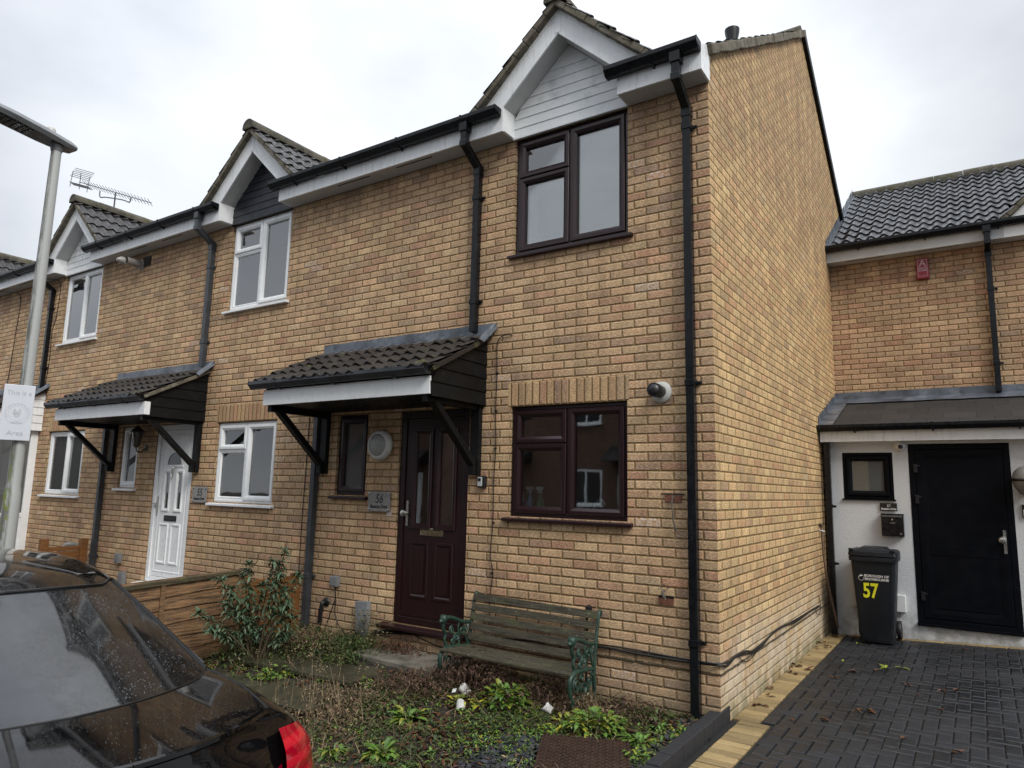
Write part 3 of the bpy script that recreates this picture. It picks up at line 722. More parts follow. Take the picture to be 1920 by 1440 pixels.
# enclosed porch: glazed side and front with white panels below
for (p, q) in (((xb, -.78), (xb, 0)), ((xa, -.78), (xa, 0))):
    m.box(p[0]-.06, p[0], -.78, -.71, 0, 2.37); m.box(p[0]-.06, p[0], -.11, -.001, 0, 2.37); m.box(p[0]-.05, p[0]-.01, -.71, -.11, 0, .95); m.box(p[0]-.06, p[0], -.71, -.11, .95, 1.02); m.box(p[0]-.06, p[0], -.71, -.11, 2.30, 2.37)
m.box(xa, xb-.06, -.78, -.72, 2.30, 2.37); m.box(xa, xb-.06, -.78, -.72, .95, 1.02); m.box(xa, xb-.06, -.77, -.73, 0, .95)
for i in range(1, 3): xx = xa+(xb-xa)*i/3; m.box(xx-.04, xx+.04, -.785, -.715, 0, 2.31)
por = m.build('porch_frame', UPVC_C, H54, bevel=.005)
m = MB(O4); m.box(xb-.035, xb-.029, -.71, -.11, 1.02, 2.30); m.box(xa, xb-.06, -.752, -.746, 1.02, 2.30); m.build('porch_glass', GLASS_F, por)

H53 = std_house(-13.6, 'far brick terrace house at the left edge, partly cut by the frame', 'house', UPVC_C, GLASS_UP, GLASS, UPVC, 'two', 'two', small=False, xr=-13.56)

curtain(H56, O, -1.86, -1.72, .115, 3.80, 5.0); curtain(H56, O, -.86, -.78, .115, 3.80, 5.0)
curtain(H55, O5, -6.36, -6.02, .115, 3.80, 5.0); curtain(H55, O5, -5.45, -5.26, .115, 3.80, 5.0)
curtain(H54, O4, -10.38, -9.84, .115, 3.80, 5.0, amp=.006)
m = MB(O4)
for i in range(34): m.box(-10.36, -9.86, .16, .185, 1.40+i*.027, 1.404+i*.027)
m.build('blind', plain('brown venetian blind', (.12, .10, .08), .6), H54)
# ------------------------------------------------------------------ house set back on the right (number 57)
Y7 = 5.69; PF = 4.40
O7 = (0, Y7, 0)
H57 = thing('terraced_house', O7, 'set back brick house with white rendered lean-to porch and wet grey tiled roof', 'house', 'row of buff brick terraced houses')
w = MB(O7); wall_xz(w, 0, 5, -.3, 5.0, [(3.05-.6, 3.05+.6, 3.8, 4.99)], y=Y7); w.build('wall', [BR_R, BR_REV], H57)
interior(H57, O7, .1, 4.9, Y7, 2.6, 5.05, PALEROOM)
window(H57, O7, 2.46, 3.64, 3.80, 4.965, 'three', UPVC_C, GLASS_UP, y=Y7+.03)
gable(H57, O7, 3.08, Y7, UPVC, face=UPVC_C)
main_roof(H57, O7, 0.0, 5.0, Y7, Y7+3.1, 3.08, rm=TILE_57, amp=.045, pitch=.165, spw=9)
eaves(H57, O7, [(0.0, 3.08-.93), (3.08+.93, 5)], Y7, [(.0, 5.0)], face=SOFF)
m = MB(O7); n = 14
for i in range(n):
    a, b = i/n, (i+1)/n
    m.face([(.004, Y7-.25+3.3*a, 5.17+2.07*a), (.004, Y7-.25+3.3*b, 5.17+2.07*b), (.004, Y7-.25+3.3*b-.02, 5.31+2.07*b), (.004, Y7-.25+3.3*a+.02*(i % 2), 5.31+2.07*a-.01*(i % 2))])
    m.face([(.004, Y7-.25+3.3*a, 5.19+2.07*a), (.004, Y7-.25+3.3*b, 5.19+2.07*b), (.10, Y7-.25+3.3*b, 5.20+2.07*b), (.10, Y7-.25+3.3*a, 5.20+2.07*a)])
m.build('lead_flashing', LEAD, H57)
# lean-to porch
m = MB(O7); zb = -.14; zt = 2.37
wall_xz(m, 0.03, 5.0, zb, zt, [(.24, .805, 1.55, 2.125), (.975, 1.985, .13, 2.225)], y=PF, depth=.06)
P7 = m.build('porch_wall', [RENDER, RENDER], H57)
m = MB(O7); m.box(.05, 4.9, PF+.10, PF+.11, 0, zt-.02); m.build('porch_lining', DARKROOM, H57)
m = MB(O7); sv = Vector((0, 5.69-4.22, 2.93-2.46)); a = Vector((0.02, 4.22, 2.46))
m.prism([(.02, 4.22, 2.45), (.02, Y7, 2.93), (.02, Y7, 2.87), (.02, 4.22, 2.40)], (4.98, 0, 0)); m.build('porch_roof', SHING, H57)
m = MB(O7); n = 30
for i in range(n):
    xa, xb = .0+5*i/n, .0+5*(i+1)/n; s1, s2 = .012*sin(i*1.9), .012*sin((i+1)*1.9)
    m.face([(xa, Y7-.20+s1, 2.885+s1*.3), (xb, Y7-.20+s2, 2.885+s2*.3), (xb, Y7-.012, 2.97), (xa, Y7-.012, 2.97)])
    m.face([(xa, Y7-.012, 2.97), (xb, Y7-.012, 2.97), (xb, Y7-.005, 3.065), (xa, Y7-.005, 3.065)])
n = 8
for i in range(n):
    a, b = i/n, (i+1)/n; f = lambda q: (4.24+1.44*q, 2.475+.47*q)
    (ya, za), (yb, zb2) = f(a), f(b)
    m.face([(.006, ya, za), (.17, ya, za-.002), (.17, yb, zb2-.002), (.006, yb, zb2)])
    m.face([(.006, ya, za), (.006, yb, zb2), (.006, yb-.015, zb2+.12), (.006, ya+.01, za+.10)])
m.build('porch_flashing', LEAD, H57, smooth=60)
m = MB(O7); m.box(.02, 5, 4.225, 4.25, 2.255, 2.40); m.box(.02, 5, 4.25, PF, 2.255, 2.265); m.build('porch_fascia', UPVC, H57)
m = MB(O7); gutter(m, .0, 5.0, 4.223, 2.46, w=.11, h=.08); m.build('gutter', GUT, H57, bevel=.003)
downpipe(H57, O7, .085, 2.40, -.10, y=4.29, clips=(1.45, .75))
downpipe(H57, O7, 1.965, 4.90, 2.97, y=Y7-.05, neck=(Y7-.28, 5.12), clips=(4.35, 3.35))
m = MB(O7); ring(m, .245, .80, 1.552, 2.12, .05, PF+.005, PF+.05, .01); ring(m, .285, .76, 1.592, 2.08, .06, PF-.012, PF+.04, .014); wn7 = m.build('window', ANTH, H57)
m = MB(O7); m.box(.33, .715, PF+.02, PF+.028, 1.64, 2.035); m.build('pane', GLASS_F, wn7)
m = MB(O7); m.box(.225, .82, PF-.03, PF+.02, 1.535, 1.553); m.build('sill', ANTH, wn7)
m = MB(O7)
x0, x1, z0, z1 = .98, 1.98, .135, 2.22
for q in ((x0, x0+.06, z0, z1), (x1-.06, x1, z0, z1), (x0+.06, x1-.06, z1-.06, z1), (x0+.06, x1-.06, z0, z0+.05)): m.box(q[0], q[1], PF-.008, PF+.05, q[2], q[3])
m.box(x0-.01, x1+.01, PF-.05, PF+.02, z0-.03, z0)
D7 = m.build('door', ANTH, H57, bevel=.003)
m = MB(O7); m.box(x0+.063, x1-.063, PF-.002, PF+.04, z0+.055, z1-.063); ring(m, x0+.066, x1-.066, z0+.06, z1-.066, .11, PF-.008, PF, .005); m.box(x0+.17, x1-.17, PF-.008, PF, .92, 1.03)
m.box(x0+.22, x1-.22, PF-.012, PF-.001, .32, .33); m.build('door_leaf', ANTH, D7, bevel=.002)
m = MB(O7); m.box(1.862, 1.892, PF-.030, PF-.016, .98, 1.24); m.lathe((1.85, PF-.075, 1.13), [(.012, .055), (.012, .035), (.034, .022), (.04, .008), (.03, -.008), (.01, -.014)], (0, 1, 0), 16); m.build('door_handle', METAL, D7, smooth=True)
for zz in (1.93, 1.56, .44): m = MB(O7); m.box(x0+.045, x0+.085, PF-.03, PF-.01, zz-.05, zz+.05); m.box(x0+.06, x0+.11, PF-.028, PF-.012, zz+.02, zz+.04); m.build('hinge', BLACKP, D7, bevel=.004)

# ------------------------------------------------------------------ houses across the street (seen only as reflections)
OP = (-6, -15, 0)
HO = thing('terraced_house', OP, 'red brown brick house across the street, seen reflected in the window glass', 'house')
BR_O = plain('red brown brick opposite', (.13, .078, .056), .9, 6, .25)
m = MB(OP); m.box(-22, 14, -21, -15, -.4, 5.0); m.prism([(-22, -21.3, 5.0), (-22, -14.7, 5.0), (-22, -18, 7.2)], (36, 0, 0)); m.build('wall', BR_O, HO)
m = MB(OP); m.beam((-4, -14.68, 5.02), (-4, -18, 7.25), 36, .06, up=(0, 0, 1)); m.build('roof', TILE_M, HO)
m = MB(OP); m.box(-22, 14, -14.72, -14.68, 4.95, 5.15); m.build('fascia', UPVC_C, HO)
for xx in (-18, -13.5, -9., -4.5, 0., 4.5, 9.):
    for zz in (1.1, 3.7):
        m = MB(OP); ring(m, xx-.6, xx+.6, zz, zz+1.15, .07, -14.98, -15.02, -.01); m.box(xx-.03, xx+.03, -15.02, -14.97, zz, zz+1.15); m.box(xx-.66, xx+.66, -15, -14.9, zz-.06, zz); wo_ = m.build('window', UPVC_C, HO)
        g = MB(OP); g.box(xx-.55, xx+.55, -15.03, -14.99, zz+.05, zz+1.1); g.build('pane', plain('far dark pane', (.03, .035, .04), .05), wo_)
    m = MB(OP); m.box(xx+1.2, xx+2.1, -15, -14.96, 0, 2.1); dd_ = m.build('door', UPVC_C, HO)
    m = MB(OP); m.prism([(xx+.9, -15, 2.5), (xx+.9, -15, 3.0), (xx+.9, -14.2, 2.5)], (1.5, 0, 0)); m.build('canopy', TILE_M, HO)

# ------------------------------------------------------------------ ground
def ss(a, b, x):
    t = max(0., min(1., (x-a)/(b-a))); return t*t*(3-2*t)
def gz_drive(x, y):
    return -.10+max(0, min(3, x))*.045*max(0, min(1, y/4.4))-.16*ss(-.9, -3.0, y)
def gz_gard(x, y):
    z = -.085+.105*ss(-.5, -2.3, x)*ss(-1.6, -.1, y)-.03*ss(-.1, -.9, y)-.13*ss(-1.0, -2.4, y)
    return z+.022*mnoise.noise(Vector((x*2.2, y*2.2, 1.)))+.008*mnoise.noise(Vector((x*9, y*9, 3.)))
def sheet(name, x0, x1, y0, y1, nx, ny, fz, mat, kind='structure', label=None):
    m = MB(); g = [[m.P((x0+(x1-x0)*i/nx, y0+(y1-y0)*j/ny, fz(x0+(x1-x0)*i/nx, y0+(y1-y0)*j/ny))) for i in range(nx+1)] for j in range(ny+1)]
    for j in range(ny):
        for i in range(nx): m.idx((g[j][i], g[j][i+1], g[j+1][i+1], g[j+1][i]))
    return tag(m.build(name, mat, smooth=80), label, None, None, kind)

def soil():
    t = T('wet soil with dead leaves'); p = t.obj(); n = t.noise(p, 6, 6, .7); f = t.noise(p, 60, 4, .7); v = t.voro(p, 38, out=1)
    c = t.ramp(f, [(.3, (.008, .006, .004)), (.5, (.022, .015, .010)), (.7, (.050, .032, .020))])
    c = t.mix(t.step(n, .48, .62, 0, .6), c, (.030, .042, .012))
    c = t.mix(t.mul(t.step(t.white(v), .80, .84), .0), c, (.12, .05, .02))
    return t.set(c, .75, t.bump(t.add(f, t.voro(p, 30)), 1., .02))
SOIL = soil()
def asphalt():
    t = T('wet asphalt'); p = t.obj(); f = t.noise(p, 180, 3, .7); n = t.noise(p, 1.2, 4)
    c = t.mix(f, (.03, .03, .032), (.075, .073, .07)); return t.set(c, t.step(n, .3, .7, .25, .7), t.bump(f, .6, .006))
ASPH = asphalt()
sheet('ground', -120, 120, -120, 120, 2, 2, lambda x, y: -.50, SOIL)
sheet('road', -60, 60, -12.5, -3.0, 40, 6, lambda x, y: -.30, ASPH)
def slab():
    t = T('grey paving slabs'); p = t.obj(); X = t.xyz(p); f = t.noise(p, 50, 5, .7); n = t.noise(p, 3, 5, .65)
    c = t.mix(f, (.09, .082, .065), (.17, .155, .125)); c = t.mix(t.step(n, .42, .62, 0, .75), c, (.035, .035, .018))
    return t.set(c, .55, t.bump(f, .6, .006))
SLAB = slab()
sheet('pavement', -60, -.05, -3.0, -2.45, 60, 2, lambda x, y: -.235, SLAB)
m = MB(); m.box(-60, 60, -3.08, -3.0, -.45, -.225); tag(m.build('kerb', SLAB, bevel=.01), None, None, None, 'structure')

# block paving: every block is real relief in one surface
def paver(name, base, var, light=0.):
    t = T(name); p = t.obj(); r = t.n('NewGeometry').outputs['Random Per Island']
    f = t.noise(p, 240, 3, .75); n = t.noise(p, 1.6, 5, .6); g2 = t.noise(p, 22, 4)
    k = t.mul(t.mul(t.step(r, 0, 1, 1-var, 1+var), t.step(f, .3, .7, .72, 1.30)), t.step(n, .3, .7, .82, 1.15))
    c = t.mix(1., base, t.vec(k, k, k), 'MULTIPLY'); c = t.mix(t.mul(t.step(g2, .55, .8), .35), c, (.10, .085, .06))
    return t.set(c, t.step(n, .35, .65, .38, .68), t.bump(f, .35, .003))
PAV = paver('charcoal block paving', (.0115, .0128, .0158), .24); PAVC = paver('cream block paving', (.29, .21, .098), .28)
JOINT = plain('paving joint sand', (.012, .012, .011), .95, 30, .3, bumps=.6)
def block(mb, x0, x1, y0, y1, fz, tilt=.0010, ch=.008, gap=.0032):
    x0 += gap; x1 -= gap; y0 += gap; y1 -= gap; h = [fz(a, b)+random.uniform(-tilt, tilt) for a, b in ((x0, y0), (x1, y0), (x1, y1), (x0, y1))]
    o = [mb.P(q) for q in ((x0, y0, h[0]-.02), (x1, y0, h[1]-.02), (x1, y1, h[2]-.02), (x0, y1, h[3]-.02))]
    e = [mb.P(q) for q in ((x0, y0, h[0]-ch*.8), (x1, y0, h[1]-ch*.8), (x1, y1, h[2]-ch*.8), (x0, y1, h[3]-ch*.8))]
    i = [mb.P(q) for q in ((x0+ch, y0+ch, h[0]), (x1-ch, y0+ch, h[1]), (x1-ch, y1-ch, h[2]), (x0+ch, y1-ch, h[3]))]
    mb.idx(i)
    for k in range(4): l = (k+1) % 4; mb.idx((e[k], e[l], i[l], i[k])); mb.idx((o[k], o[l], e[l], e[k]))
def in_drive(x, y):
    if y > 4.28 or x > 4.6 or y < -3.0: return False
    return x > (.21 if y > .27 else .30 if y > -1.2 else .30)
m = MB(); B = .1
def xl(y): return .213 if y > .26 else .303
for iy in range(-30, 43):
    for ix in range(1, 47):
        r_ = (ix-iy) % 4; x = ix*B+.013; y = iy*B+.005
        if r_ == 0: q = (x, x+2*B, y, y+B)
        elif r_ == 3: q = (x, x+B, y, y+2*B)
        else: continue
        x0 = max(q[0], xl((q[2]+q[3])/2)); y1 = min(q[3], 4.278)
        if q[1]-x0 < .02 or y1-q[2] < .02: continue
        dz_ = random.uniform(-.0022, .0016); block(m, x0, q[1], q[2], y1, lambda a, b: gz_drive(a, b)+dz_)
tag(m.build('driveway', PAV), None, None, None, 'structure')
m = MB(); y = -2.95
while y < .25: block(m, .055, .29, y, y+.1, lambda a, b: gz_drive(a, b)+.002, tilt=.003, gap=.0075); y += .1
while y < 4.27: block(m, .004, .208, y, y+.1, lambda a, b: gz_drive(a, b)+.002, tilt=.003, gap=.0075); y += .1
x = .23
while x < 4.6: block(m, x, x+.2, 4.285, 4.385, lambda a, b: gz_drive(a, b)+.002); x += .2
tag(m.build('paving_border', PAVC), None, None, None, 'structure')
sheet('paving_bed', -.02, 4.7, -3.0, 4.42, 10, 20, lambda a, b: gz_drive(a, b)-.016, JOINT)
sheet('garden_bed', -14, -.03, -2.46, .02, 170, 50, gz_gard, SOIL)
m = MB(); y = .20; k = 0
KERB = plain('charcoal kerb block', (.020, .021, .024), .62, 40, .2, bumps=.5, bscale=200)
for k in range(9):
    y1 = .20-k*.202; y0 = y1-.198; xo = -.005+.0*k
    m.obox((-.035+.09*0, (y0+y1)/2, gz_drive(0, (y0+y1)/2)+.025), (.045, 0, 0), (0, .099, 0), (0, 0, .075+random.uniform(-.002, .002)))
tag(m.build('edging_kerb', KERB, bevel=.008), None, None, None, 'structure')
def pslab(name, poly, z, th=.05):
    m = MB(); m.prism([(x, y, z-th) for x, y in poly], (0, 0, th)); return tag(m.build(name, SLAB, bevel=.006), None, None, None, 'structure')
CONC = plain('damp concrete doorstep', (.17, .155, .125), .6, 4, .4, bumps=1., bscale=22, dirt=(.045, .042, .024), dirt_amt=1.)
m = MB(); m.prism([(-3.35, -.45, -.05), (-2.32, -.52, -.05), (-2.25, -.005, -.05), (-3.30, -.005, -.05)], (0, 0, .082)); tag(m.build('doorstep', CONC, bevel=.012), None, None, None, 'structure')
PATHM = plain('mossy path slab', (.040, .038, .022), .5, 4, .4, bumps=.6, bscale=25, dirt=(.025, .028, .012), dirt_amt=.9)
m = MB()
for (a, b, c, d) in ((-3.55, -2.75, -1.05, -.50), (-4.30, -3.57, -1.10, -.62), (-3.40, -2.62, -1.62, -1.07), (-4.15, -3.42, -1.66, -1.12), (-3.3, -2.6, -2.2, -1.64)):
    zz = gz_gard((a+b)/2, (c+d)/2)+.015; m.obox(((a+b)/2, (c+d)/2, zz), ((b-a)/2, .01, 0), (-.01, (d-c)/2, .0), (0, 0, .02))
tag(m.build('garden_path', PATHM, bevel=.006), None, None, None, 'structure')

# ------------------------------------------------------------------ fixtures on and near the houses
def cable(name, label, pts, r=.006, mat=RUBBER, sub=4, seg=6, base=None):
    m = MB(base or pts[0]); m.tube(pts, r, seg, sub=sub); return tag(m.build(name, mat, smooth=True), label, 'cable')
def lines(name, label, runs, cat='cable', mat=RUBBER, clips=()):
    m = MB(runs[0][0][0])
    for pts, r in runs: m.tube(pts, r, 6, sub=4)
    for c in clips: m.box(c[0]-.006, c[0]+.006, c[1]-.012, c[1]+.002, c[2]-.008, c[2]+.008)
    return tag(m.build(name, mat, smooth=True), label, cat)

# bulkhead wall light of 56
b = (-3.50, 0, 2.0); t_ = thing('wall_light', b, 'round white bulkhead light on the brick between the narrow window and dark red door', 'wall light')
m = MB(b); m.lathe((-3.50, -.002, 2.0), [(.135, 0), (.155, -.02), (.158, -.05), (.150, -.075), (.128, -.088), (.120, -.086)], (0, 1, 0), 40); m.build('light_housing', plain('grey white plastic', (.62, .62, .60), .35), t_, smooth=50)
m = MB(b); m.lathe((-3.50, -.080, 2.0), [(.122, .004), (.116, -.010), (.09, -.028), (.05, -.040), (.01, -.044)], (0, 1, 0), 40); m.build('diffuser', plain('prismatic diffuser', (.33, .34, .33), .18, 60, .1, bumps=.3, bscale=300), t_, smooth=60)
LED = bpy.data.materials.new('green indicator'); LED.use_nodes = True; _b = LED.node_tree.nodes['Principled BSDF']; _b.inputs['Emission Color'].default_value = (.2, 1, .45, 1); _b.inputs['Emission Strength'].default_value = 1.5
m = MB(b); m.lathe((-3.645, -.055, 1.955), [(.006, .01), (.006, -.002)], (-1, .4, 0), 8); m.build('indicator', LED, t_)

INK = plain('black sign ink', (.01, .01, .011), .5); INKW = plain('white sign paint', (.75, .75, .73), .5); INKG = plain('faded grey print', (.42, .44, .47), .5)
def plaque(cx, cz, w, h, num, label, pm, ink, y=0., sub='Beeston Drive', nsz=.15, ssz=.056, dark=False):
    b = (cx, y, cz); t_ = thing('house_sign', b, label, 'house sign', None)
    m = MB(b); m.box(cx-w/2, cx+w/2, y-.022, y-.016, cz-h/2, cz+h/2); m.build('plate', pm, t_, bevel=.002)
    if not dark:
        for sx in (-1, 1):
            for sz in (-1, 1): m = MB(b); m.lathe((cx+sx*(w/2-.018), y-.0, cz+sz*(h/2-.018)), [(.006, 0), (.006, -.022), (.011, -.023), (.011, -.030), (.006, -.034)], (0, 1, 0), 12); m.build('standoff', METAL, t_, smooth=40)
    text('number', num, ink, t_, b, (cx, y-.024, cz+h*.13), nsz, shear=.25, sx=.82)
    text('street_name', sub, ink, t_, b, (cx, y-.024, cz-h*.25), ssz, shear=.25, sx=.78, bold=.0006)
    return t_
PLQ = plain('satin grey acrylic', (.26, .25, .24), .25, 3, .05)
plaque(-3.50, 1.42, .31, .20, '56', 'square grey acrylic sign reading 56 Beeston Drive, left of the dark red door', PLQ, INK, nsz=.135, ssz=.053)
plaque(-6.64, 1.42, .31, .20, '55', 'square grey acrylic sign reading 55 Beeston Drive, right of the white door', PLQ, INK, nsz=.135, ssz=.050)
plaque(.735, 1.462, .185, .095, '57', 'small black slate sign with white lettering 57 Beeston Drive above the letterbox', plain('black slate', (.012, .012, .012), .4), INKW, y=PF, nsz=.045, ssz=.036, dark=True)

b = (-2.19, 0, 1.64); t_ = thing('key_safe', b, 'small black key safe with grey front, right of the door beneath the canopy bracket', 'key safe')
m = MB(b); m.box(-2.24, -2.15, -.045, 0, 1.585, 1.695); m.build('key_safe_body', BLACKP, t_, bevel=.010)
m = MB(b); m.box(-2.228, -2.175, -.054, -.045, 1.597, 1.683); m.build('key_safe_cover', plain('silver grey cover', (.42, .43, .44), .35), t_, bevel=.006)
m = MB(b); m.box(-2.22, -2.188, -.058, -.054, 1.645, 1.672); m.build('key_window', BLACKP, t_, bevel=.003)
m = MB((-3.37, 0, 1.31)); m.box(-3.40, -3.335, -.006, 0, 1.275, 1.345); tag(m.build('bell_push_plate', plain('pinkish white plate', (.50, .42, .38), .6, 40, .2), bevel=.002), 'small dirty white square plate beside the lower corner of the 56 sign', 'plate')

b = (-.43, 0, 2.385); t_ = thing('boiler_flue', b, 'black boiler flue outlet with white collar high on the wall beside the end downpipe', 'flue')
m = MB(b); m.lathe((-.43, 0, 2.385), [(.088, 0), (.086, -.02), (.066, -.034), (.05, -.036)], (0, 1, 0), 32); m.build('collar', plain('white rubber collar', (.52, .52, .49), .5, dirt=(.2, .19, .17), dirt_amt=.4), t_, smooth=45)
m = MB(b); m.lathe((-.43, -.02, 2.385), [(.048, 0), (.05, -.10), (.056, -.10), (.056, -.125), (.05, -.127), (.05, -.14), (.056, -.142), (.056, -.16), (.03, -.162), (.028, -.15)], (0, 1, 0), 24)
m.lathe((-.43, -.165, 2.385), [(.034, .03), (.040, 0), (.038, -.03), (.02, -.04)], (-.35, 1, -.1), 18); m.build('terminal', BLACKP, t_, smooth=40)

m = MB((-1.9, -.01, 3.0)); m.tube([(-1.90, -.008, 3.010), (-1.97, -.014, 3.018), (-2.035, -.014, 3.0), (-2.068, -.014, 2.93), (-2.062, -.014, 2.66), (-2.066, -.014, 2.3), (-2.054, -.014, 1.95), (-2.068, -.014, 1.66), (-2.066, -.014, 1.27), (-2.085, -.014, .98), (-2.052, -.014, .82), (-2.078, -.014, .6), (-2.076, -.014, .33)], .0048, 6, sub=5)
for z in (2.66, 2.3, 1.95, 1.27, .82): m.box(-2.072, -2.050, -.024, -.004, z-.006, z+.006)
tag(m.build('cable', RUBBER, smooth=True), 'thin black cable running down the brick between front door and window', 'cable')
lines('cable', 'bundle of thick black cables clipped low along the front wall and round the corner', [
 ([(-3.5, -.014, .125), (-2.95, -.016, .175), (-2.5, -.016, .20), (-1.9, -.018, .27), (-.98, -.018, .328), (-.72, -.018, .322), (-.45, -.018, .320), (-.16, -.018, .322), (.012, -.014, .330), (.018, .12, .306), (.018, .35, .335), (.020, .63, .322), (.020, .8, .293), (.02, 1.22, .305), (.02, 1.6, .335), (.02, 2.04, .328), (.02, 2.4, .30), (.02, 2.76, .30), (.02, 3.3, .31), (.02, 3.73, .295)], .0095),
 ([(-3.5, -.012, .14), (-2.95, -.014, .19), (-2.0, -.014, .255), (-1.0, -.014, .345), (-.3, -.014, .336), (.010, -.010, .342), (.012, .4, .322), (.014, 1., .27), (.013, 1.6, .325), (.012, 2.6, .312), (.012, 3.73, .305)], .007),
 ([(.012, .42, .32), (.016, .60, .245), (.016, .85, .245), (.014, 1.12, .30)], .004), ([(.012, 3.5, .30), (.016, 3.62, .22), (.016, 3.78, .22), (.016, 3.80, .36), (.014, 3.74, .42)], .004),
 ([(-2.95, -.016, .165), (-2.6, -.02, .10), (-2.35, -.02, .12)], .005)])
lines('cable', 'dark thin cable running down the brick wall just left of the party downpipe', [([(-4.66, -.008, 2.35), (-4.665, -.010, 1.7), (-4.675, -.010, 1.2), (-4.67, -.010, .62)], .0048)])
lines('cable', 'thin dark cable hanging from the eaves beside the first floor window near the lamp post', [([(-11.55, -.19, 4.97), (-11.25, -.10, 4.93), (-11.17, -.012, 4.85), (-11.19, -.010, 4.3), (-11.28, -.010, 4.05), (-11.25, -.010, 3.5), (-11.33, -.010, 2.95), (-11.31, -.012, 2.78)], .0055)])
lines('cable', 'black cable with a loop on the far left house, hanging from the soffit', [([(-13.25, -.19, 4.97), (-12.8, -.08, 4.92), (-12.68, -.010, 4.82), (-12.69, -.010, 4.2), (-12.78, -.010, 3.2), (-12.82, -.010, 3.02), (-12.88, -.012, 2.97), (-12.84, -.012, 3.1)], .006)])

def jbox(x, z, w, h, label, cat='junction box', mat=GREYP, y=0., dp=.06):
    m = MB((x, y, z)); m.box(x-w/2, x+w/2, y-dp, y, z-h/2, z+h/2); m.box(x-w/2+.008, x+w/2-.008, y-dp-.006, y-dp, z-h/2+.008, z+h/2-.008)
    return tag(m.build('junction_box', mat, bevel=.006), label, cat)
jbox(-4.07, .575, .10, .105, 'weathered grey junction box on the brick right of the party downpipe, cable below')
jbox(-8.41, .505, .105, .13, 'upper pale grey junction box on the wall left of the white front door', y=0.)
jbox(-8.26, .25, .10, .16, 'lower pale grey junction box on the wall left of the white front door', y=0.)
lines('cable', 'black cables looping down from the small grey box near the foot of the party downpipe', [([(-4.06, -.03, .53), (-4.055, -.02, .38), (-4.05, -.02, .24), (-3.96, -.03, .12), (-3.82, -.04, .05), (-3.7, -.05, .0)], .006), ([(-4.07, -.02, .37), (-4.13, -.02, .22), (-4.19, -.03, .04)], .005), ([(-4.18, -.03, .03), (-4.0, -.03, .02), (-3.85, -.03, .07), (-3.74, -.03, .13)], .005)])
m = MB((-4.22, 0, 0)); m.tube([(-4.21, 0, .345), (-4.21, -.05, .345), (-4.215, -.062, .31), (-4.235, -.06, .15), (-4.25, -.06, -.03)], .024, 10, sub=3); m.lathe((-4.21, -.004, .345), [(.05, 0), (.045, -.012), (.03, -.02)], (0, 1, 0), 14); m.lathe((-4.222, -.061, .262), [(.028, -.01), (.028, .01)], (0, 0, 1), 12)
tag(m.build('waste_pipe', BLACKP, smooth=45), 'short black waste pipe elbow coming out of the wall by the grey boxes', 'pipe')
m = MB((-3.64, 0, .3)); m.prism([(-3.735, -.0, .405), (-3.555, -.0, .42), (-3.575, -.0, .08), (-3.70, -.0, .09)], (0, -.055, 0)); m.box(-3.66, -3.652, -.058, -.05, .36, .375); m.box(-3.63, -3.622, -.058, -.05, .36, .375)
tag(m.build('meter_cover', plain('dull grey metal cover', (.21, .225, .24), .5, 10, .2, dirt=(.08, .08, .07), dirt_amt=.5), bevel=.004), 'grey metal meter cover low on the wall left of the dark door', 'cover')
m = MB((-5.55, 0, .5)); m.tube([(-5.52, .0, .56), (-5.52, -.10, .575), (-5.56, -.15, .55), (-5.64, -.17, .36), (-5.68, -.17, .0)], .026, 10, sub=4); tag(m.build('waste_pipe', BLACKP, smooth=45), 'black curved waste pipe rising above the weathered fence panel', 'pipe')
m = MB((-9.7, 0, .5)); m.tube([(-9.62, .0, .60), (-9.62, -.10, .62), (-9.66, -.16, .60), (-9.72, -.17, .42), (-9.74, -.17, .0)], .035, 10, sub=4); tag(m.build('waste_pipe', plain('grey soil pipe', (.22, .22, .21), .5), smooth=45), 'grey curved waste pipe behind the car roof between two orange posts', 'pipe')
m = MB((-8.6, 0, .1)); m.tube([(-8.63, 0, .20), (-8.63, -.06, .21), (-8.64, -.07, .16), (-8.65, -.07, -.05)], .03, 8, sub=3); tag(m.build('waste_pipe', BLACKP, smooth=45), 'small black overflow pipe low on the wall beside the neighbour downpipe', 'pipe')

def hook(name, x, z, label, kind):
    m = MB((x, 0, z)); m.cm = 0
    if kind == 0: m.box(x-.065, x+.07, -.010, .0, z-.058, z-.008); m.cm = 1; m.box(x-.095, x+.095, -.014, -.010, z-.004, z+.008); m.cm = 2; m.tube([(x+.01, -.01, z-.01), (x+.0, -.03, z-.06), (x+.012, -.035, z-.2), (x+.025, -.03, z-.265)], .008, 6, sub=3); m.lathe((x+.025, -.03, z-.265), [(.013, -.008), (.013, .008)], (0, 1, 0), 8)
    else: m.box(x-.065, x+.055, -.012, 0, z-.075, z-.01); m.cm = 1; m.box(x-.06, x+.06, -.014, -.008, z-.022, z-.004); m.cm = 2; m.tube([(x-.02, -.01, z+.03), (x-.02, -.035, z+.03), (x-.01, -.045, z-.0), (x, -.04, z-.03)], .012, 7, sub=3); [m.lathe((x+a, -.004, z+c), [(.006, 0), (.006, -.008)], (0, 1, 0), 6) for a, c in ((-.045, .055), (-.02, .075), (.01, .055))]
    return tag(m.build(name, [TERRA, BLACKP, plain('rusty bolt', (.11, .09, .075), .6, 60, .4)]), label, 'bracket')
hook('wall_bracket', -.345, 1.565, 'T-shaped metal hook in a chipped red brick, right of the ground floor window', 0)
hook('wall_bracket', -.405, .79, 'small broken tap bracket in a chipped red brick, low beside the corner downpipe', 1)
m = MB((-8.7, 0, 4.8))
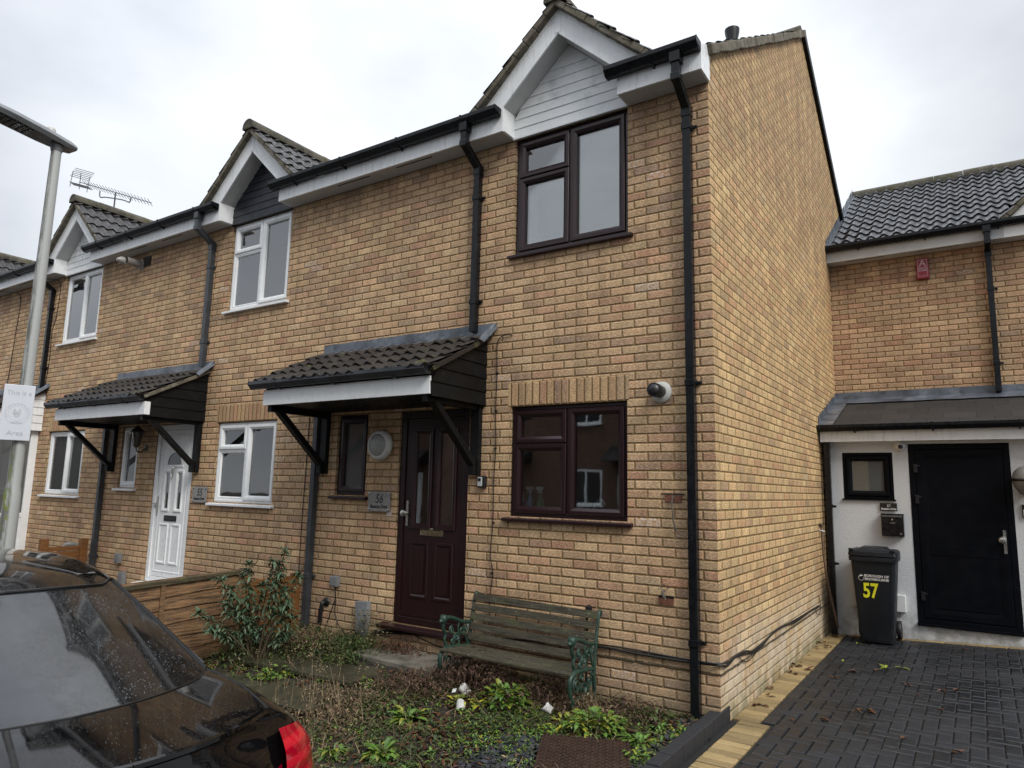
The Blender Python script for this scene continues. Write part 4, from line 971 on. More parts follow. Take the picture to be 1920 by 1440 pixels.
m.lathe((-8.64, 0, 4.79), [(.085, 0), (.08, -.02), (.058, -.03), (.055, -.17), (.058, -.26)], (-.12, 1, .02), 20, cap=False); m.lathe((-8.67, -.26, 4.785), [(.058, 0), (.052, -.05), (.02, -.10)], (-.12, 1, .02), 20)
tag(m.build('boiler_flue', plain('grey flue plastic', (.30, .29, .27), .45, dirt=(.12, .1, .08), dirt_amt=.4), smooth=45), 'grey pipe flue sticking out of the brick wall beneath the left eaves', 'flue')
m = MB((-8.5, 0, 4.82)); m.box(-8.60, -8.385, -.008, 0, 4.745, 4.895)
for i in range(7):
    for j in range(6): m.box(-8.59+i*.029, -8.571+i*.029, -.010, -.0075, 4.755+j*.022, 4.768+j*.022) if False else None
for j in range(6): m.box(-8.59, -8.395, -.018, -.008, 4.755+j*.023, 4.766+j*.023)
tag(m.build('air_brick', plain('dark brown air brick', (.05, .04, .033), .8)), 'brown louvred air brick next to the grey flue', 'air brick')

# lantern of 55
def lantern(base, label, s=1., glassm=None):
    x, y, z = base; t_ = thing('wall_lantern', base, label, 'lantern')
    IR = BLACKP if glassm else plain('aged bronze', (.10, .09, .075), .4, metal=.6)
    m = MB(base); m.lathe((x, y, z-.10*s), [(.05*s, 0), (.045*s, -.012), (.02*s, -.02)], (0, 1, 0), 14); m.tube([(x, y-.01, z-.10*s), (x, y-.07*s, z-.16*s), (x, y-.13*s, z-.14*s), (x, y-.14*s, z-.06*s)], .009*s, 7, sub=4); m.build('arm', IR, t_, smooth=40)
    c = (x, y-.14*s, z)
    if glassm:
        m = MB(base); m.lathe((x, y-.14*s, z), [(.02*s, -.16*s), (.07*s, -.13*s), (.11*s, -.06*s), (.125*s, .0), (.125*s, .01*s), (.105*s, .08*s), (.06*s, .125*s), (.01*s, .14*s)], (0, 0, 1), 24); m.build('globe', glassm, t_, smooth=50)
        m = MB(base); m.lathe((x, y-.14*s, z), [(.128*s, -.012*s), (.134*s, 0), (.128*s, .012*s)], (0, 0, 1), 24); m.lathe((x, y-.14*s, z), [(.035*s, -.22*s), (.04*s, -.13*s), (.02*s, -.12*s)], (0, 0, 1), 12); m.lathe((x, y-.14*s, z+.13*s), [(.02*s, 0), (.012*s, .03*s), (.004*s, .06*s)], (0, 0, 1), 10)
        for k in range(3): a = k*2*pi/3+.4; m.tube([(x+cos(a)*.03*s, y-.14*s+sin(a)*.03*s, z-.15*s), (x+cos(a)*.095*s, y-.14*s+sin(a)*.095*s, z-.10*s), (x+cos(a)*.13*s, y-.14*s+sin(a)*.13*s, z)], .007*s, 6, sub=3)
        m.build('frame', BLACKP, t_, smooth=40)
    else:
        m = MB(base)
        for k in range(6): a = k*pi/3; m.tube([(x+cos(a)*.045*s, y-.14*s+sin(a)*.045*s, z-.05*s), (x+cos(a)*.075*s, y-.14*s+sin(a)*.075*s, z+.12*s)], .005*s, 5)
        m.lathe(c, [(.02*s, -.10*s), (.05*s, -.06*s), (.048*s, -.045*s)], (0, 0, 1), 6); m.lathe(c, [(.095*s, .115*s), (.06*s, .16*s), (.02*s, .19*s), (.012*s, .21*s)], (0, 0, 1), 6); m.build('frame', IR, t_, smooth=30)
        m = MB(base); m.lathe(c, [(.042*s, -.045*s), (.07*s, .115*s)], (0, 0, 1), 6); m.build('lamp_glass', plain('smoked lamp glass', (.08, .08, .07), .1), t_)
lantern((-8.03, 0, 2.13), 'old bronze coach lantern on the wall between narrow window and white door', 1.0)
lantern((2.12, PF, 1.80), 'black globe wall lantern right of the dark grey door, cut by the frame edge', 1.15, plain('smoky globe glass', (.20, .20, .19), .08))

b = (.90, PF, 2.195); t_ = thing('security_camera', b, 'small white dome security camera under the porch eaves, beside the dark door', 'security camera')
m = MB(b); m.lathe((.897, PF, 2.195), [(.062, 0), (.062, -.022), (.054, -.028), (.050, -.044), (.043, -.062), (.027, -.078), (.006, -.084)], (0, 1, 0), 24); m.build('camera_dome', WHITEP, t_, smooth=50)
m = MB(b); m.lathe((.905, PF-.062, 2.186), [(.026, 0), (.026, -.022), (.018, -.028), (.004, -.029)], (0, 1, -.12), 16); m.build('lens', BLACKP, t_, smooth=50)

b = (.775, PF, 1.25); t_ = thing('letterbox', b, 'black steel wall letterbox below the small black sign, left of the dark door', 'letterbox')
m = MB(b); m.box(.655, .893, PF-.09, PF-.0, 1.115, 1.375); m.box(.650, .898, PF-.095, PF, 1.372, 1.384); m.build('letterbox_body', plain('gloss black steel', (.007, .007, .008), .22), t_, bevel=.004)
m = MB(b); m.box(.668, .88, PF-.098, PF-.091, 1.345, 1.366); m.build('flap', plain('grey metal flap', (.10, .10, .10), .35), t_)
m = MB(b); m.box(.745, .805, PF-.094, PF-.090, 1.265, 1.285); m.build('name_window', plain('dull name strip', (.08, .08, .08), .3), t_)
m = MB(b); m.lathe((.775, PF-.09, 1.312), [(.011, 0), (.011, -.008), (.004, -.010)], (0, 1, 0), 12); m.build('lock', METAL, t_, smooth=40)
m = MB(b); m.lathe((.857, PF-.09, 1.147), [(.014, 0), (.012, -.004)], (0, 1, 0), 14); m.build('badge', METAL, t_, smooth=40)
b = (2.10, PF, 1.46); t_ = thing('doorbell', b, 'black and white door entry unit at the right frame edge', 'doorbell'); m = MB(b); m.box(2.055, 2.15, PF-.03, PF, 1.385, 1.53); m.build('bell_body', BLACKP, t_, bevel=.004); m = MB(b); m.box(2.066, 2.14, PF-.034, PF-.03, 1.395, 1.475); m.build('bell_plate', WHITEP, t_, bevel=.002)

b = (1.20, Y7, 4.755); t_ = thing('alarm_box', b, 'red alarm box with a white letter A high on the right hand brick wall', 'alarm box')
RED = plain('dark red plastic', (.22, .012, .025), .4, 4, .08)
m = MB(b); m.box(1.125, 1.278, Y7-.055, Y7, 4.605, 4.905); m.build('alarm_case', RED, t_, bevel=.008)
LP = plain('pale pink print', (.55, .36, .40), .5)
m = MB(b); yy = Y7-.0565
for q in ((1.143, 1.147, 4.64, 4.88), (1.256, 1.260, 4.64, 4.88), (1.147, 1.256, 4.876, 4.88), (1.147, 1.256, 4.64, 4.644)): m.box(q[0], q[1], yy-.001, yy, q[2], q[3])
m.build('printed_border', LP, t_)
text('printed_letter', 'A', LP, t_, b, (1.202, yy-.001, 4.825), .125, bold=.001)
text('printed_words', 'ARMOUR', LP, t_, b, (1.202, yy-.001, 4.753), .029, bold=.001); text('printed_words', 'ALARMS', LP, t_, b, (1.202, yy-.001, 4.722), .029, bold=.001)
m = MB(b)
for xx in (1.170, 1.234): m.box(xx-.018, xx+.018, yy-.0015, yy, 4.777, 4.782)
m.build('printed_serif', LP, t_)

# meter box and cable box on the porch wall
b = (.33, PF, .5); t_ = thing('meter_box', b, 'tall off-white meter box mostly hidden behind the wheelie bin', 'meter box')
m = MB(b); m.box(.290, .62, PF-.06, PF, .25, .80); m.build('box_body', plain('cream white grp', (.55, .54, .49), .5), t_, bevel=.012); m = MB(b); m.box(.31, .60, PF-.066, PF-.06, .27, .74); m.build('box_door', plain('grey white grp', (.47, .46, .43), .5), t_, bevel=.004)
b = (.79, PF, .33); t_ = thing('cable_box', b, 'small bright white cable box on the rendered wall right of the bin', 'cable box')
m = MB(b); m.box(.715, .865, PF-.055, PF, .235, .435); m.build('box_cover', WHITEP, t_, bevel=.010)
m = MB(b); m.tube([(.75, PF-.03, .235), (.75, PF-.035, .15), (.76, PF-.03, .0)], .005, 6, sub=3); m.tube([(.79, PF-.03, .235), (.80, PF-.04, .19), (.785, PF-.03, .17), (.765, PF-.03, .19)], .004, 6, sub=3); m.build('cable', RUBBER, t_, smooth=True)

# wooden pole leaning in the corner, clipped by a hook
b = (.13, 4.2, -.05); t_ = thing('broom_handle', b, 'worn wooden pole leaning in the corner between the brick wall and black downpipe', 'pole')
m = MB(b); m.tube([(.135, 4.22, .0), (.05, 4.08, .62), (.028, 4.0, 1.20)], .0135, 8, sub=3); m.build('pole_shaft', plain('weathered brown wood', (.16, .105, .07), .7, 40, .3), t_, smooth=True)
m = MB(b); m.lathe((.026, 4.0, 1.20), [(.02, 0), (.022, .03), (.012, .045)], (0, -.1, 1), 10); m.build('pole_cap', plain('dark brown cap', (.04, .022, .015), .5), t_, smooth=40)
m = MB(b); m.tube([(.0, 3.99, 1.165), (.03, 3.97, 1.16), (.06, 4.0, 1.15), (.05, 4.03, 1.16)], .006, 6, sub=3); m.build('clip', WHITEP, t_, smooth=True)

# soil vent pipe on the roof and aerial
m = MB((-.42, 2.3, 6.6)); m.lathe((-.475, 2.5, 6.75), [(.055, 0), (.055, .22), (.062, .22), (.064, .25), (.085, .34), (.088, .385), (.082, .39), (.05, .385)], (0, 0, 1), 20); tag(m.build('vent_pipe', BLACKP, smooth=40), 'black soil vent pipe poking above the roof behind the eaves of the end house', 'vent pipe')
b = (-19.0, 4.4, 7.9); t_ = thing('tv_aerial', b, 'television aerial with many short elements above the far left roof', 'aerial')
ALU = plain('dark weathered aluminium', (.09, .09, .10), .5)
m = MB(b); m.tube([(-18.95, 4.4, 7.4), (-18.95, 4.4, 9.93)], .022, 6); m.build('mast', ALU, t_)
A = Vector((-21.3, 4.4, 10.80)); Bq = Vector((-16.9, 4.4, 9.16)); dv = (Bq-A); m = MB(b); m.tube([A, Bq], .012, 5)
for i in range(22):
    p = A+dv*(.10+.88*i/21); L = .12-.04*i/21; m.tube([p+Vector((0.0, -L, .085)), p+Vector((0.0, L, -.085))], .007, 4)
m.tube([(-19.9, 4.4, 10.18), (-19.85, 4.4, 9.98), (-19.5, 4.4, 9.90), (-18.5, 4.4, 9.60), (-18.1, 4.4, 9.44), (-18.05, 4.4, 9.58)], .018, 5, sub=3); m.build('boom', ALU, t_)
m = MB(b)
for s in (-1, 1):
    for i in range(6): p = A+Vector((.06*i, 0, .035*i*s)); m.tube([p+Vector((0, -.28, s*.10*1)), p+Vector((0, .28, s*.10+.05))], .010, 4)
    m.tube([A+Vector((0, -.25*s, -.25)), A+Vector((0.1, -.25*s, .25))], .010, 4); m.tube([A+Vector((.05, 0, -.25)), A+Vector((.05, 0, .30))], .01, 4)
m.build('reflector', ALU, t_)

# ------------------------------------------------------------------ wheelie bin
b = (.60, 3.95, -.055); t_ = thing('wheelie_bin', b, 'dark grey wheelie bin with a large yellow 57 standing against the white wall', 'bin')
BINM = plain('dark grey bin plastic', (.0095, .0115, .0155), .45, spec=.3, nscale=6, namt=.15, bumps=.15, bscale=250, dirt=(.05, .05, .05), dirt_amt=.15)
zb, zt = -.055, .90; cx_ = .595; fy = 3.80
m = MB(b)
def bring(z, hw, y0, y1, r=.03):
    pts = []
    for (sx, sy) in ((-1, -1), (1, -1), (1, 1), (-1, 1)):
        for k in range(5):
            a = {(-1, -1): pi, (1, -1): 1.5*pi, (1, 1): 0, (-1, 1): .5*pi}[(sx, sy)]+k*pi/8
            pts.append(m.P((cx_+sx*(hw-r)+cos(a)*r, (y0+r if sy < 0 else y1-r)+sin(a)*r, z)))
    return pts
rings_ = [bring(zb, .165, fy+.05, fy+.36), bring(zb+.04, .172, fy+.04, fy+.38), bring(zt-.06, .225, fy-.01, fy+.47), bring(zt-.055, .245, fy-.03, fy+.50), bring(zt-.01, .248, fy-.035, fy+.50), bring(zt, .240, fy-.03, fy+.49)]
for a_, c_ in zip(rings_[:-1], rings_[1:]):
    n = len(a_)
    for k in range(n): l = (k+1) % n; m.idx((a_[k], a_[l], c_[l], c_[k]))
m.idx(rings_[0][::-1]); m.idx(rings_[-1])
m.build('bin_body', BINM, t_, smooth=35)
m = MB(b)
rings_ = [bring(zt+.004, .252, fy-.045, fy+.49), bring(zt+.055, .245, fy-.04, fy+.49, .04), bring(zt+.07, .225, fy-.01, fy+.46, .05)]
for a_, c_ in zip(rings_[:-1], rings_[1:]):
    for k in range(20): l = (k+1) % 20; m.idx((a_[k], a_[l], c_[l], c_[k]))
m.idx(rings_[0][::-1]); m.idx(rings_[-1]); m.prism([(cx_-.16, fy+.03, zt+.068), (cx_+.16, fy+.03, zt+.068), (cx_+.12, fy+.06, zt+.10), (cx_-.12, fy+.06, zt+.10)], (0, .33, 0))
m.box(cx_-.24, cx_-.19, fy-.05, fy+.0, zt+.06, zt+.085); m.box(cx_+.19, cx_+.24, fy-.05, fy+.0, zt+.06, zt+.085); m.tube([(cx_-.2, fy+.53, zt+.04), (cx_+.2, fy+.53, zt+.04)], .014, 8)
m.build('bin_lid', BINM, t_, smooth=35, bevel=.005)
for sx in (-1, 1):
    m = MB(b); m.lathe((cx_+sx*.20, fy+.42, zb+.105), [(.10, -.022), (.105, -.012), (.105, .012), (.10, .022), (.06, .024)], (1, 0, 0), 28); m.build('wheel', RUBBER, t_, smooth=40)
m = MB(b); m.tube([(cx_-.2, fy+.42, zb+.105), (cx_+.2, fy+.42, zb+.105)], .010, 8); m.build('axle', METAL, t_)
def fy_at(z): q = (z-zb)/(zt-.06-zb); return fy+.04*(1-q)-.01*q-.0035
YEL = plain('yellow sticker', (.72, .70, .02), .5)
tl = math.atan2(.05, .85)
text('printed_number', '57', YEL, t_, b, (cx_-.035, fy_at(.510), .510), .225, rot=(pi/2+tl, 0, 0), bold=.006, sx=.70)
text('printed_words', 'BOROUGH OF', INKW, t_, b, (cx_+.035, fy_at(.675), .682), .038, rot=(pi/2+tl, 0, 0), bold=.0007, sx=1.02)
text('printed_words', 'BROXBOURNE', INKW, t_, b, (cx_+.035, fy_at(.64), .645), .038, rot=(pi/2+tl, 0, 0), bold=.0007, sx=.98)
m = MB(b); c_ = Vector((cx_-.125, fy_at(.655), .655))
for k in range(16):
    a0, a1 = pi*.62+2*pi*.76*k/16, pi*.62+2*pi*.76*(k+1)/16; m.face([(c_.x+cos(a)*r, c_.y, c_.z+sin(a)*r) for a, r in ((a0, .030), (a1, .030), (a1, .027), (a0, .027))])
m.face([(c_.x-.032, c_.y, c_.z+.004), (c_.x-.012, c_.y, c_.z+.016), (c_.x+.028, c_.y, c_.z+.026), (c_.x+.006, c_.y, c_.z+.032), (c_.x-.02, c_.y, c_.z+.024)])
m.face([(c_.x-.02, c_.y, c_.z+.030), (c_.x+.0, c_.y, c_.z+.036), (c_.x+.02, c_.y, c_.z+.034), (c_.x+.0, c_.y, c_.z+.040)])
m.build('printed_emblem', INKW, t_)

# ------------------------------------------------------------------ bench
def wood(name, base, dark, axis=0, moss=.5):
    t = T(name); p = t.obj(); sc = (1.6, 30, 30) if axis == 0 else (30, 1.6, 30)
    g = t.noise(t.scale(p, *sc), 2.4, 5, .7); f = t.noise(p, 120, 3, .7); n = t.noise(p, 7, 5, .7)
    c = t.mix(t.step(g, .3, .7), dark, base); c = t.mix(t.mul(t.step(n, .52, .68), moss), c, (.075, .085, .03)); c = t.mix(t.mul(t.step(t.noise(p, 55, 4, .7), .60, .68), .7), c, (.30, .31, .25)); c = t.mix(t.step(f, .70, .76, 0, .8), c, (.45, .45, .40))
    return t.set(c, .7, t.bump(t.add(g, t.mul(f, .4)), .8, .006))
BW = wood('weathered mossy bench slats', (.085, .072, .046), (.020, .018, .011), moss=.7)
GRN = plain('dark green painted cast iron', (.016, .045, .032), .42, 14, .3, bumps=.3, bscale=90, dirt=(.05, .085, .065), dirt_amt=.5)
bo = Vector((-2.20, 0, -.035)); BL = 1.24
t_ = thing('garden_bench', bo, 'weathered slatted garden bench with green cast iron scroll ends against the brick wall', 'bench')
def bp_(x, y, z): return (bo.x+x, bo.y+y, bo.z+z-.028*x/BL*(z/.66))
def spiral(m, x, cy, cz, r0, r1, a0, turns, r=.009):
    pts = []; n = int(abs(turns)*14)
    for i in range(n+1):
        q = i/n; a = a0+turns*2*pi*q; rr = r0+(r1-r0)*q; pts.append(bp_(x, cy+cos(a)*rr, cz+sin(a)*rr))
    m.tube(pts, [r]*(n)+[r*1.5], 7)
for x in (0, BL):
    m = MB(bo)
    m.tube([bp_(x, *q) for q in ((-.13, .0), (-.145, .10), (-.15, .22), (-.135, .33), (-.115, .45), (-.09, .56), (-.075, .64), (-.055, .675), (-.03, .67), (-.028, .645), (-.045, .64))], [.016, .016, .017, .017, .016, .016, .016, .016, .014, .012, .010], 8, sub=3)
    m.tube([bp_(x, *q) for q in ((-.49, -.02), (-.515, .06), (-.545, .14), (-.548, .20), (-.52, .245), (-.44, .262), (-.30, .25), (-.15, .235))], [.017, .016, .017, .018, .018, .017, .016, .015], 8, sub=3)
    m.tube([bp_(x, *q) for q in ((-.12, .42), (-.16, .435), (-.24, .445), (-.33, .475), (-.42, .505), (-.48, .51), (-.515, .49))], [.014, .015, .018, .019, .018, .018, .016], 8, sub=3)
    m.tube([bp_(x, *q) for q in ((-.515, .49), (-.52, .43), (-.485, .38), (-.50, .33), (-.475, .29), (-.49, .255))], [.018, .013, .016, .011, .015, .012], 8, sub=3)
    for cy, cz, r0, a0, tn in ((-.44, .16, .065, pi*.5, 1.6), (-.33, .12, .055, 0, -1.5), (-.23, .15, .05, pi, 1.5), (-.185, .205, .03, 0, 1.2), (-.36, .205, .035, pi, -1.2), (-.27, .07, .035, 0, 1.3), (-.25, .37, .035, 0, 1.3), (-.33, .33, .04, pi, -1.3), (-.40, .40, .035, pi*.5, 1.3), (-.20, .38, .028, pi, -1.2), (-.38, .30, .028, 0, 1.2)): spiral(m, x, cy, cz, r0, .010, a0, tn)
    m.tube([bp_(x, *q) for q in ((-.50, .04), (-.40, .06), (-.30, .03), (-.20, .05), (-.14, .04))], .009, 6, sub=3)
    m.tube([bp_(x, *q) for q in ((-.30, .25), (-.29, .32), (-.31, .40), (-.30, .46))], .009, 6, sub=3)
    m.tube([bp_(x, *q) for q in ((-.16, .24), (-.19, .30), (-.20, .36), (-.16, .42))], .009, 6, sub=3)
    # the cast head at the arm's end
    hc = Vector(bp_(x, -.525, .50)); m.lathe(hc-Vector((0, 0, .035)), [(.006, -.004), (.020, .008), (.030, .03), (.034, .048), (.028, .066), (.012, .078)], (0, .25, 1), 12)
    m.lathe(hc+Vector((0, -.02, -.005)), [(.018, 0), (.016, -.016), (.008, -.024)], (0, 1, .2), 10)
    for s in (-1, 1): m.lathe(hc+Vector((s*.022, .01, .028)), [(.012, 0), (.004, .014)], (s*.5, 0, 1), 8)
    m.build('bench_end', GRN, t_, smooth=45)
for i in range(5):
    z = .315+i*.083; y = -.148+.0*(i)+.0; y = -.160+(z-.22)*.19
    m = MB(bo); bow = random.uniform(-.004, .004)
    a_ = Vector(bp_(.0, y-.012, z)); c_ = Vector(bp_(BL, y-.012, z)); mid = (a_+c_)/2+Vector((0, bow, bow))
    for p, q in ((a_, mid), (mid, c_)): m.beam(p, q, .018, .060, up=(0, .19, 1))
    m.build('slat', BW, t_, bevel=.004)
for i in range(5):
    y = -.535+i*.085; z = .262-.006*i
    m = MB(bo); a_ = Vector(bp_(-.0, y, z)); c_ = Vector(bp_(BL, y, z)); mid = (a_+c_)/2+Vector((0, 0, -.006))
    for p, q in ((a_, mid), (mid, c_)): m.beam(p, q, .056, .020)
    m.build('slat', BW, t_, bevel=.004)
m = MB((-1.05, -.04, .6)); m.lathe((-1.075, -.04, .56), [(.022, 0), (.026, .03), (.028, .06), (.024, .085), (.008, .095)], (.25, -.1, 1), 14); m.tube([(-1.08, -.04, .56), (-1.09, -.03, -.02)], .010, 6)
tag(m.build('garden_light', BLACKP, smooth=45), 'small black cap of a garden light poking up behind the bench back', 'garden light')

# ------------------------------------------------------------------ street lamp and sign
b = (-5.93, -2.4, -.24); t_ = thing('street_lamp', b, 'tall stained grey street lamp column with flat lantern, left edge', 'street lamp')
def lampmat():
    t = T('stained lamp column'); p = t.obj(); X = t.xyz(p); n = t.noise(t.scale(p, 8, 8, 1.2), 3, 6, .7); f = t.noise(p, 90, 4, .7)
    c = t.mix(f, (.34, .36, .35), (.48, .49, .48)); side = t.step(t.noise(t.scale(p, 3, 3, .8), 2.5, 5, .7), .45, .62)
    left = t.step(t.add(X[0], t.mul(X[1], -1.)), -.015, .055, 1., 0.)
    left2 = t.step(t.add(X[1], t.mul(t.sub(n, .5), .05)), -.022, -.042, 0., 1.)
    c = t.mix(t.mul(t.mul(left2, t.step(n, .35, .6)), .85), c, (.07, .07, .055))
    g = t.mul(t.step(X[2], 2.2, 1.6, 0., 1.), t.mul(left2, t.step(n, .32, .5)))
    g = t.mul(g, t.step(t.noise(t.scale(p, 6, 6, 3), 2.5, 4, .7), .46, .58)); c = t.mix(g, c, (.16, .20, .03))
    return t.set(c, .55, t.bump(f, .25, .003), Metallic=.0)
LM = lampmat()
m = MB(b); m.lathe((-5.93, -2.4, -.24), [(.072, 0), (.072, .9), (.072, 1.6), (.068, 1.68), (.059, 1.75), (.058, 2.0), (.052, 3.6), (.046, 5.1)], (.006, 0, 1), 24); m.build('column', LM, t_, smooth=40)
m = MB(b); m.box(-5.96, -5.85, -2.49, -2.475, .2, .75); m.box(-5.845, -5.838, -2.44, -2.36, .25, .7); m.build('column_door', GALV, t_, bevel=.003)
hd = Vector((-5.90, -2.40, 4.95)); dr = Vector((.55, -1, .12)).normalized(); sd = dr.cross(Vector((0, 0, 1))).normalized(); up_ = sd.cross(dr)
# direction of the lantern arm: out over the road and towards the viewer's left
dr = Vector((.10, -1, .085)).normalized(); sd = dr.cross(Vector((0, 0, 1))).normalized(); up_ = sd.cross(dr)
LH = plain('grey lantern casting', (.16, .17, .18), .4, 6, .15); LHD = plain('dark lantern underside', (.035, .036, .038), .3, 6, .15)
m = MB(b); c0 = hd+dr*(-.14)
pf = [(-.02, .085, .03, .0), (.05, .10, .045, -.015), (.28, .13, .05, -.02), (.60, .145, .05, -.02), (.80, .13, .045, -.018), (.90, .08, .03, -.01)]
R_ = []
for s_, w_, h_, lo in pf: R_.append([m.P(c0+dr*s_+sd*(w_*sx)+up_*z) for sx, z in ((-1, 0), (-.75, h_), (.75, h_), (1, 0), (.8, lo-.022), (-.8, lo-.022))])
for a_, c_ in zip(R_[:-1], R_[1:]):
    for k in range(6):
        l = (k+1) % 6; m.cm = 1 if k == 4 else 0; m.idx((a_[k], a_[l], c_[l], c_[k]))
m.cm = 0; m.idx(R_[0][::-1]); m.idx(R_[-1]); m.build('lantern', [LH, LHD], t_, smooth=30, bevel=.004)
m = MB(b); m.lathe(hd+Vector((0, 0, -.10)), [(.050, 0), (.054, .02), (.06, .06), (.085, .075), (.09, .09)], (0, 0, 1), 16); m.build('spigot', LH, t_, smooth=40)
m = MB(b); q = c0+dr*.22+up_*.045; m.lathe(q, [(.042, 0), (.042, .05), (.038, .065), (.02, .085), (.004, .09)], up_, 16); m.build('photocell', plain('white photocell', (.55, .55, .53), .4), t_, smooth=40)
m = MB(b); q = c0+dr*.56-up_*.048
for i in range(6):
    for j in range(4): m.obox(q+dr*(i-2.5)*.055+sd*(j-1.5)*.045, dr*.018, sd*.014, up_*.004)
m.build('led_array', plain('led lenses', (.10, .10, .09), .1), t_)
b = (-5.86, -2.40, 2.2); t_ = thing('street_sign', b, 'small white plate strapped to the lamp post, faded lettering with a round emblem', 'sign')
SG = plain('white aluminium sign', (.62, .65, .70), .35, 5, .04)
yaw = rad(72)   # facing the road end and viewer
ct, st = cos(yaw), sin(yaw); cs = Vector((-5.845, -2.475, 2.19)); ux = Vector((ct, st, 0)); nn = Vector((st, -ct, 0)); tiltz = Vector((0, 0, 1))
sw_, sh_ = .122, .262
def sp(u, v, n=0): return cs+ux*u+tiltz*v+nn*n
m = MB(b); m.obox(cs-nn*.004, ux*sw_, nn*.004, tiltz*sh_); m.build('sign_plate', SG, t_, bevel=.012)
m = MB(b)
for zz in (.20, -.235): m.lathe((-5.925, -2.4, 2.19+zz), [(.066, -.012), (.066, .012)], (0, 0, 1), 20); m.obox(cs+tiltz*zz-nn*.042+ux*.02, ux*.03, nn*.03, tiltz*.010)
m.build('clamp', GALV, t_)
rt = (pi/2, 0, yaw)
text('printed_words', 'This is a', INKG, t_, b, sp(0.0, .185, .001), .062, rot=rt, sx=.95); text('printed_words', 'Area', INKG, t_, b, sp(0, -.195, .001), .066, rot=rt)
text('printed_words', 'WATCH', INKG, t_, b, sp(0, -.098, .001), .026, rot=rt)
m = MB(b)
for rr_, th in ((.098, .0025), (.070, .002)):
    for k in range(32):
        a0, a1 = 2*pi*k/32, 2*pi*(k+1)/32; m.face([sp(cos(a)*r, sin(a)*r-.01, .0015) for a, r in ((a0, rr_), (a1, rr_), (a1, rr_-th), (a0, rr_-th))])
for (x, z, w, h) in ((-.022, .010, .014, .026), (.018, .012, .014, .028), (0, -.016, .024, .022), (-.02, .035, .009, .010), (.018, .040, .009, .010), (0, .012, .010, .012)):
    m.face([sp(x+cos(a)*w, z-.01+sin(a)*h, .0015) for a in [2*pi*k/10 for k in range(10)]])
m.build('printed_emblem', plain('very faded print', (.50, .52, .55), .5), t_)
for k, ch in enumerate('NEIGHBOURHOOD'):
    a = rad(200-k*220/12); pz = sp(cos(a)*.084, sin(a)*.084-.01, .001)
    o = text('printed_letter', ch, INKG, t_, b, pz, .017, rot=rt); o.rotation_euler = (Matrix.Rotation(yaw, 3, 'Z') @ Matrix.Rotation(pi/2, 3, 'X') @ Matrix.Rotation(a-pi/2, 3, 'Z')).to_euler()

# ------------------------------------------------------------------ fences
FW = wood('weathered brown fence boards', (.30, .165, .075), (.040, .022, .011), axis=1, moss=.25); FO = wood('orange stained timber', (.23, .092, .020), (.13, .048, .011), axis=1, moss=.12); FD = wood('dark mossy capping rail', (.10, .075, .035), (.03, .023, .012), axis=1, moss=.8)
b = (-4.62, -1.6, 0); t_ = thing('fence_panel', b, 'weathered brown waney edge fence panel behind the shrub, partly hidden by the car', 'fence')
m = MB(b)
for i in range(6):
    z0 = -.06+i*.125; n = 16; pt = []; pb = []
    for k in range(n+1):
        y = -.80-1.75*k/n; zo = -.05*(k/n)
        w_ = .016*mnoise.noise(Vector((y*2.1, i*3.7, 0)))+.006*mnoise.noise(Vector((y*9, i*3.7, 0)))
        pb.append(((-4.60+.022, y, z0+zo+w_), (-4.60+.004, y, z0+zo+.155)))
    for k in range(n):
        (b0, t0), (b1, t1) = pb[k], pb[k+1]
        m.face([b0, b1, t1, t0]); m.face([(b0[0]-.012, b0[1], b0[2]), (b1[0]-.012, b1[1], b1[2]), b1, b0])
for yy in (-.82, -1.63, -2.5): m.box(-4.60, -4.565, yy-.02, yy+.02, -.08, .66)
m.box(-4.63, -4.60, -2.55, -.80, -.08, .62)
m.build('panel_boards', FW, t_, smooth=30)
m = MB(b); m.beam((-4.60, -.79, .695), (-4.60, -2.56, .625), .075, .045); m.build('capping_rail', FD, t_, bevel=.006)
b = (-4.62, -.4, 0); t_ = thing('fence_panel', b, 'short orange stained timber panel between the shrub and the party downpipe', 'fence')
m = MB(b)
for i in range(4): m.box(-4.605, -4.59, -.72, -.14, -.02+i*.15, .125+i*.15)
m.box(-4.615, -4.605, -.72, -.14, -.02, .58); m.build('panel_boards', FO, t_, bevel=.004)
for (y0, y1, z1) in ((-.80, -.70, .67), (-.16, -.07, .625)): m = MB(b); m.box(-4.635, -4.555, y0, y1, -.1, z1); m.build('post', FO, t_, bevel=.005)
m = MB(b); m.box(-4.59, -4.565, -.70, -.16, .545, .60); m.box(-4.59, -4.57, -.70, -.64, 0, .545); m.box(-4.59, -4.57, -.22, -.16, 0, .545); m.build('rail', FO, t_, bevel=.003)
b = (-9.12, -.4, 0); t_ = thing('fence_panel', b, 'orange timber posts and rail beyond the car roof, in front of the lamp post house', 'fence')
m = MB(b); m.box(-9.16, -9.08, -.74, -.64, -.2, .755); m.build('post', FO, t_, bevel=.006); m = MB(b); m.box(-9.16, -9.08, -.22, -.12, -.2, .74); m.build('post', FO, t_, bevel=.006)
m = MB(b); m.box(-9.14, -9.10, -.64, -.22, .58, .64); m.build('rail', FO, t_, bevel=.004); m = MB(b); m.box(-9.13, -9.11, -.64, -.22, -.1, .57); m.box(-9.14, -9.10, -2.3, -.74, -.1, .58); m.build('panel_boards', FO, t_)

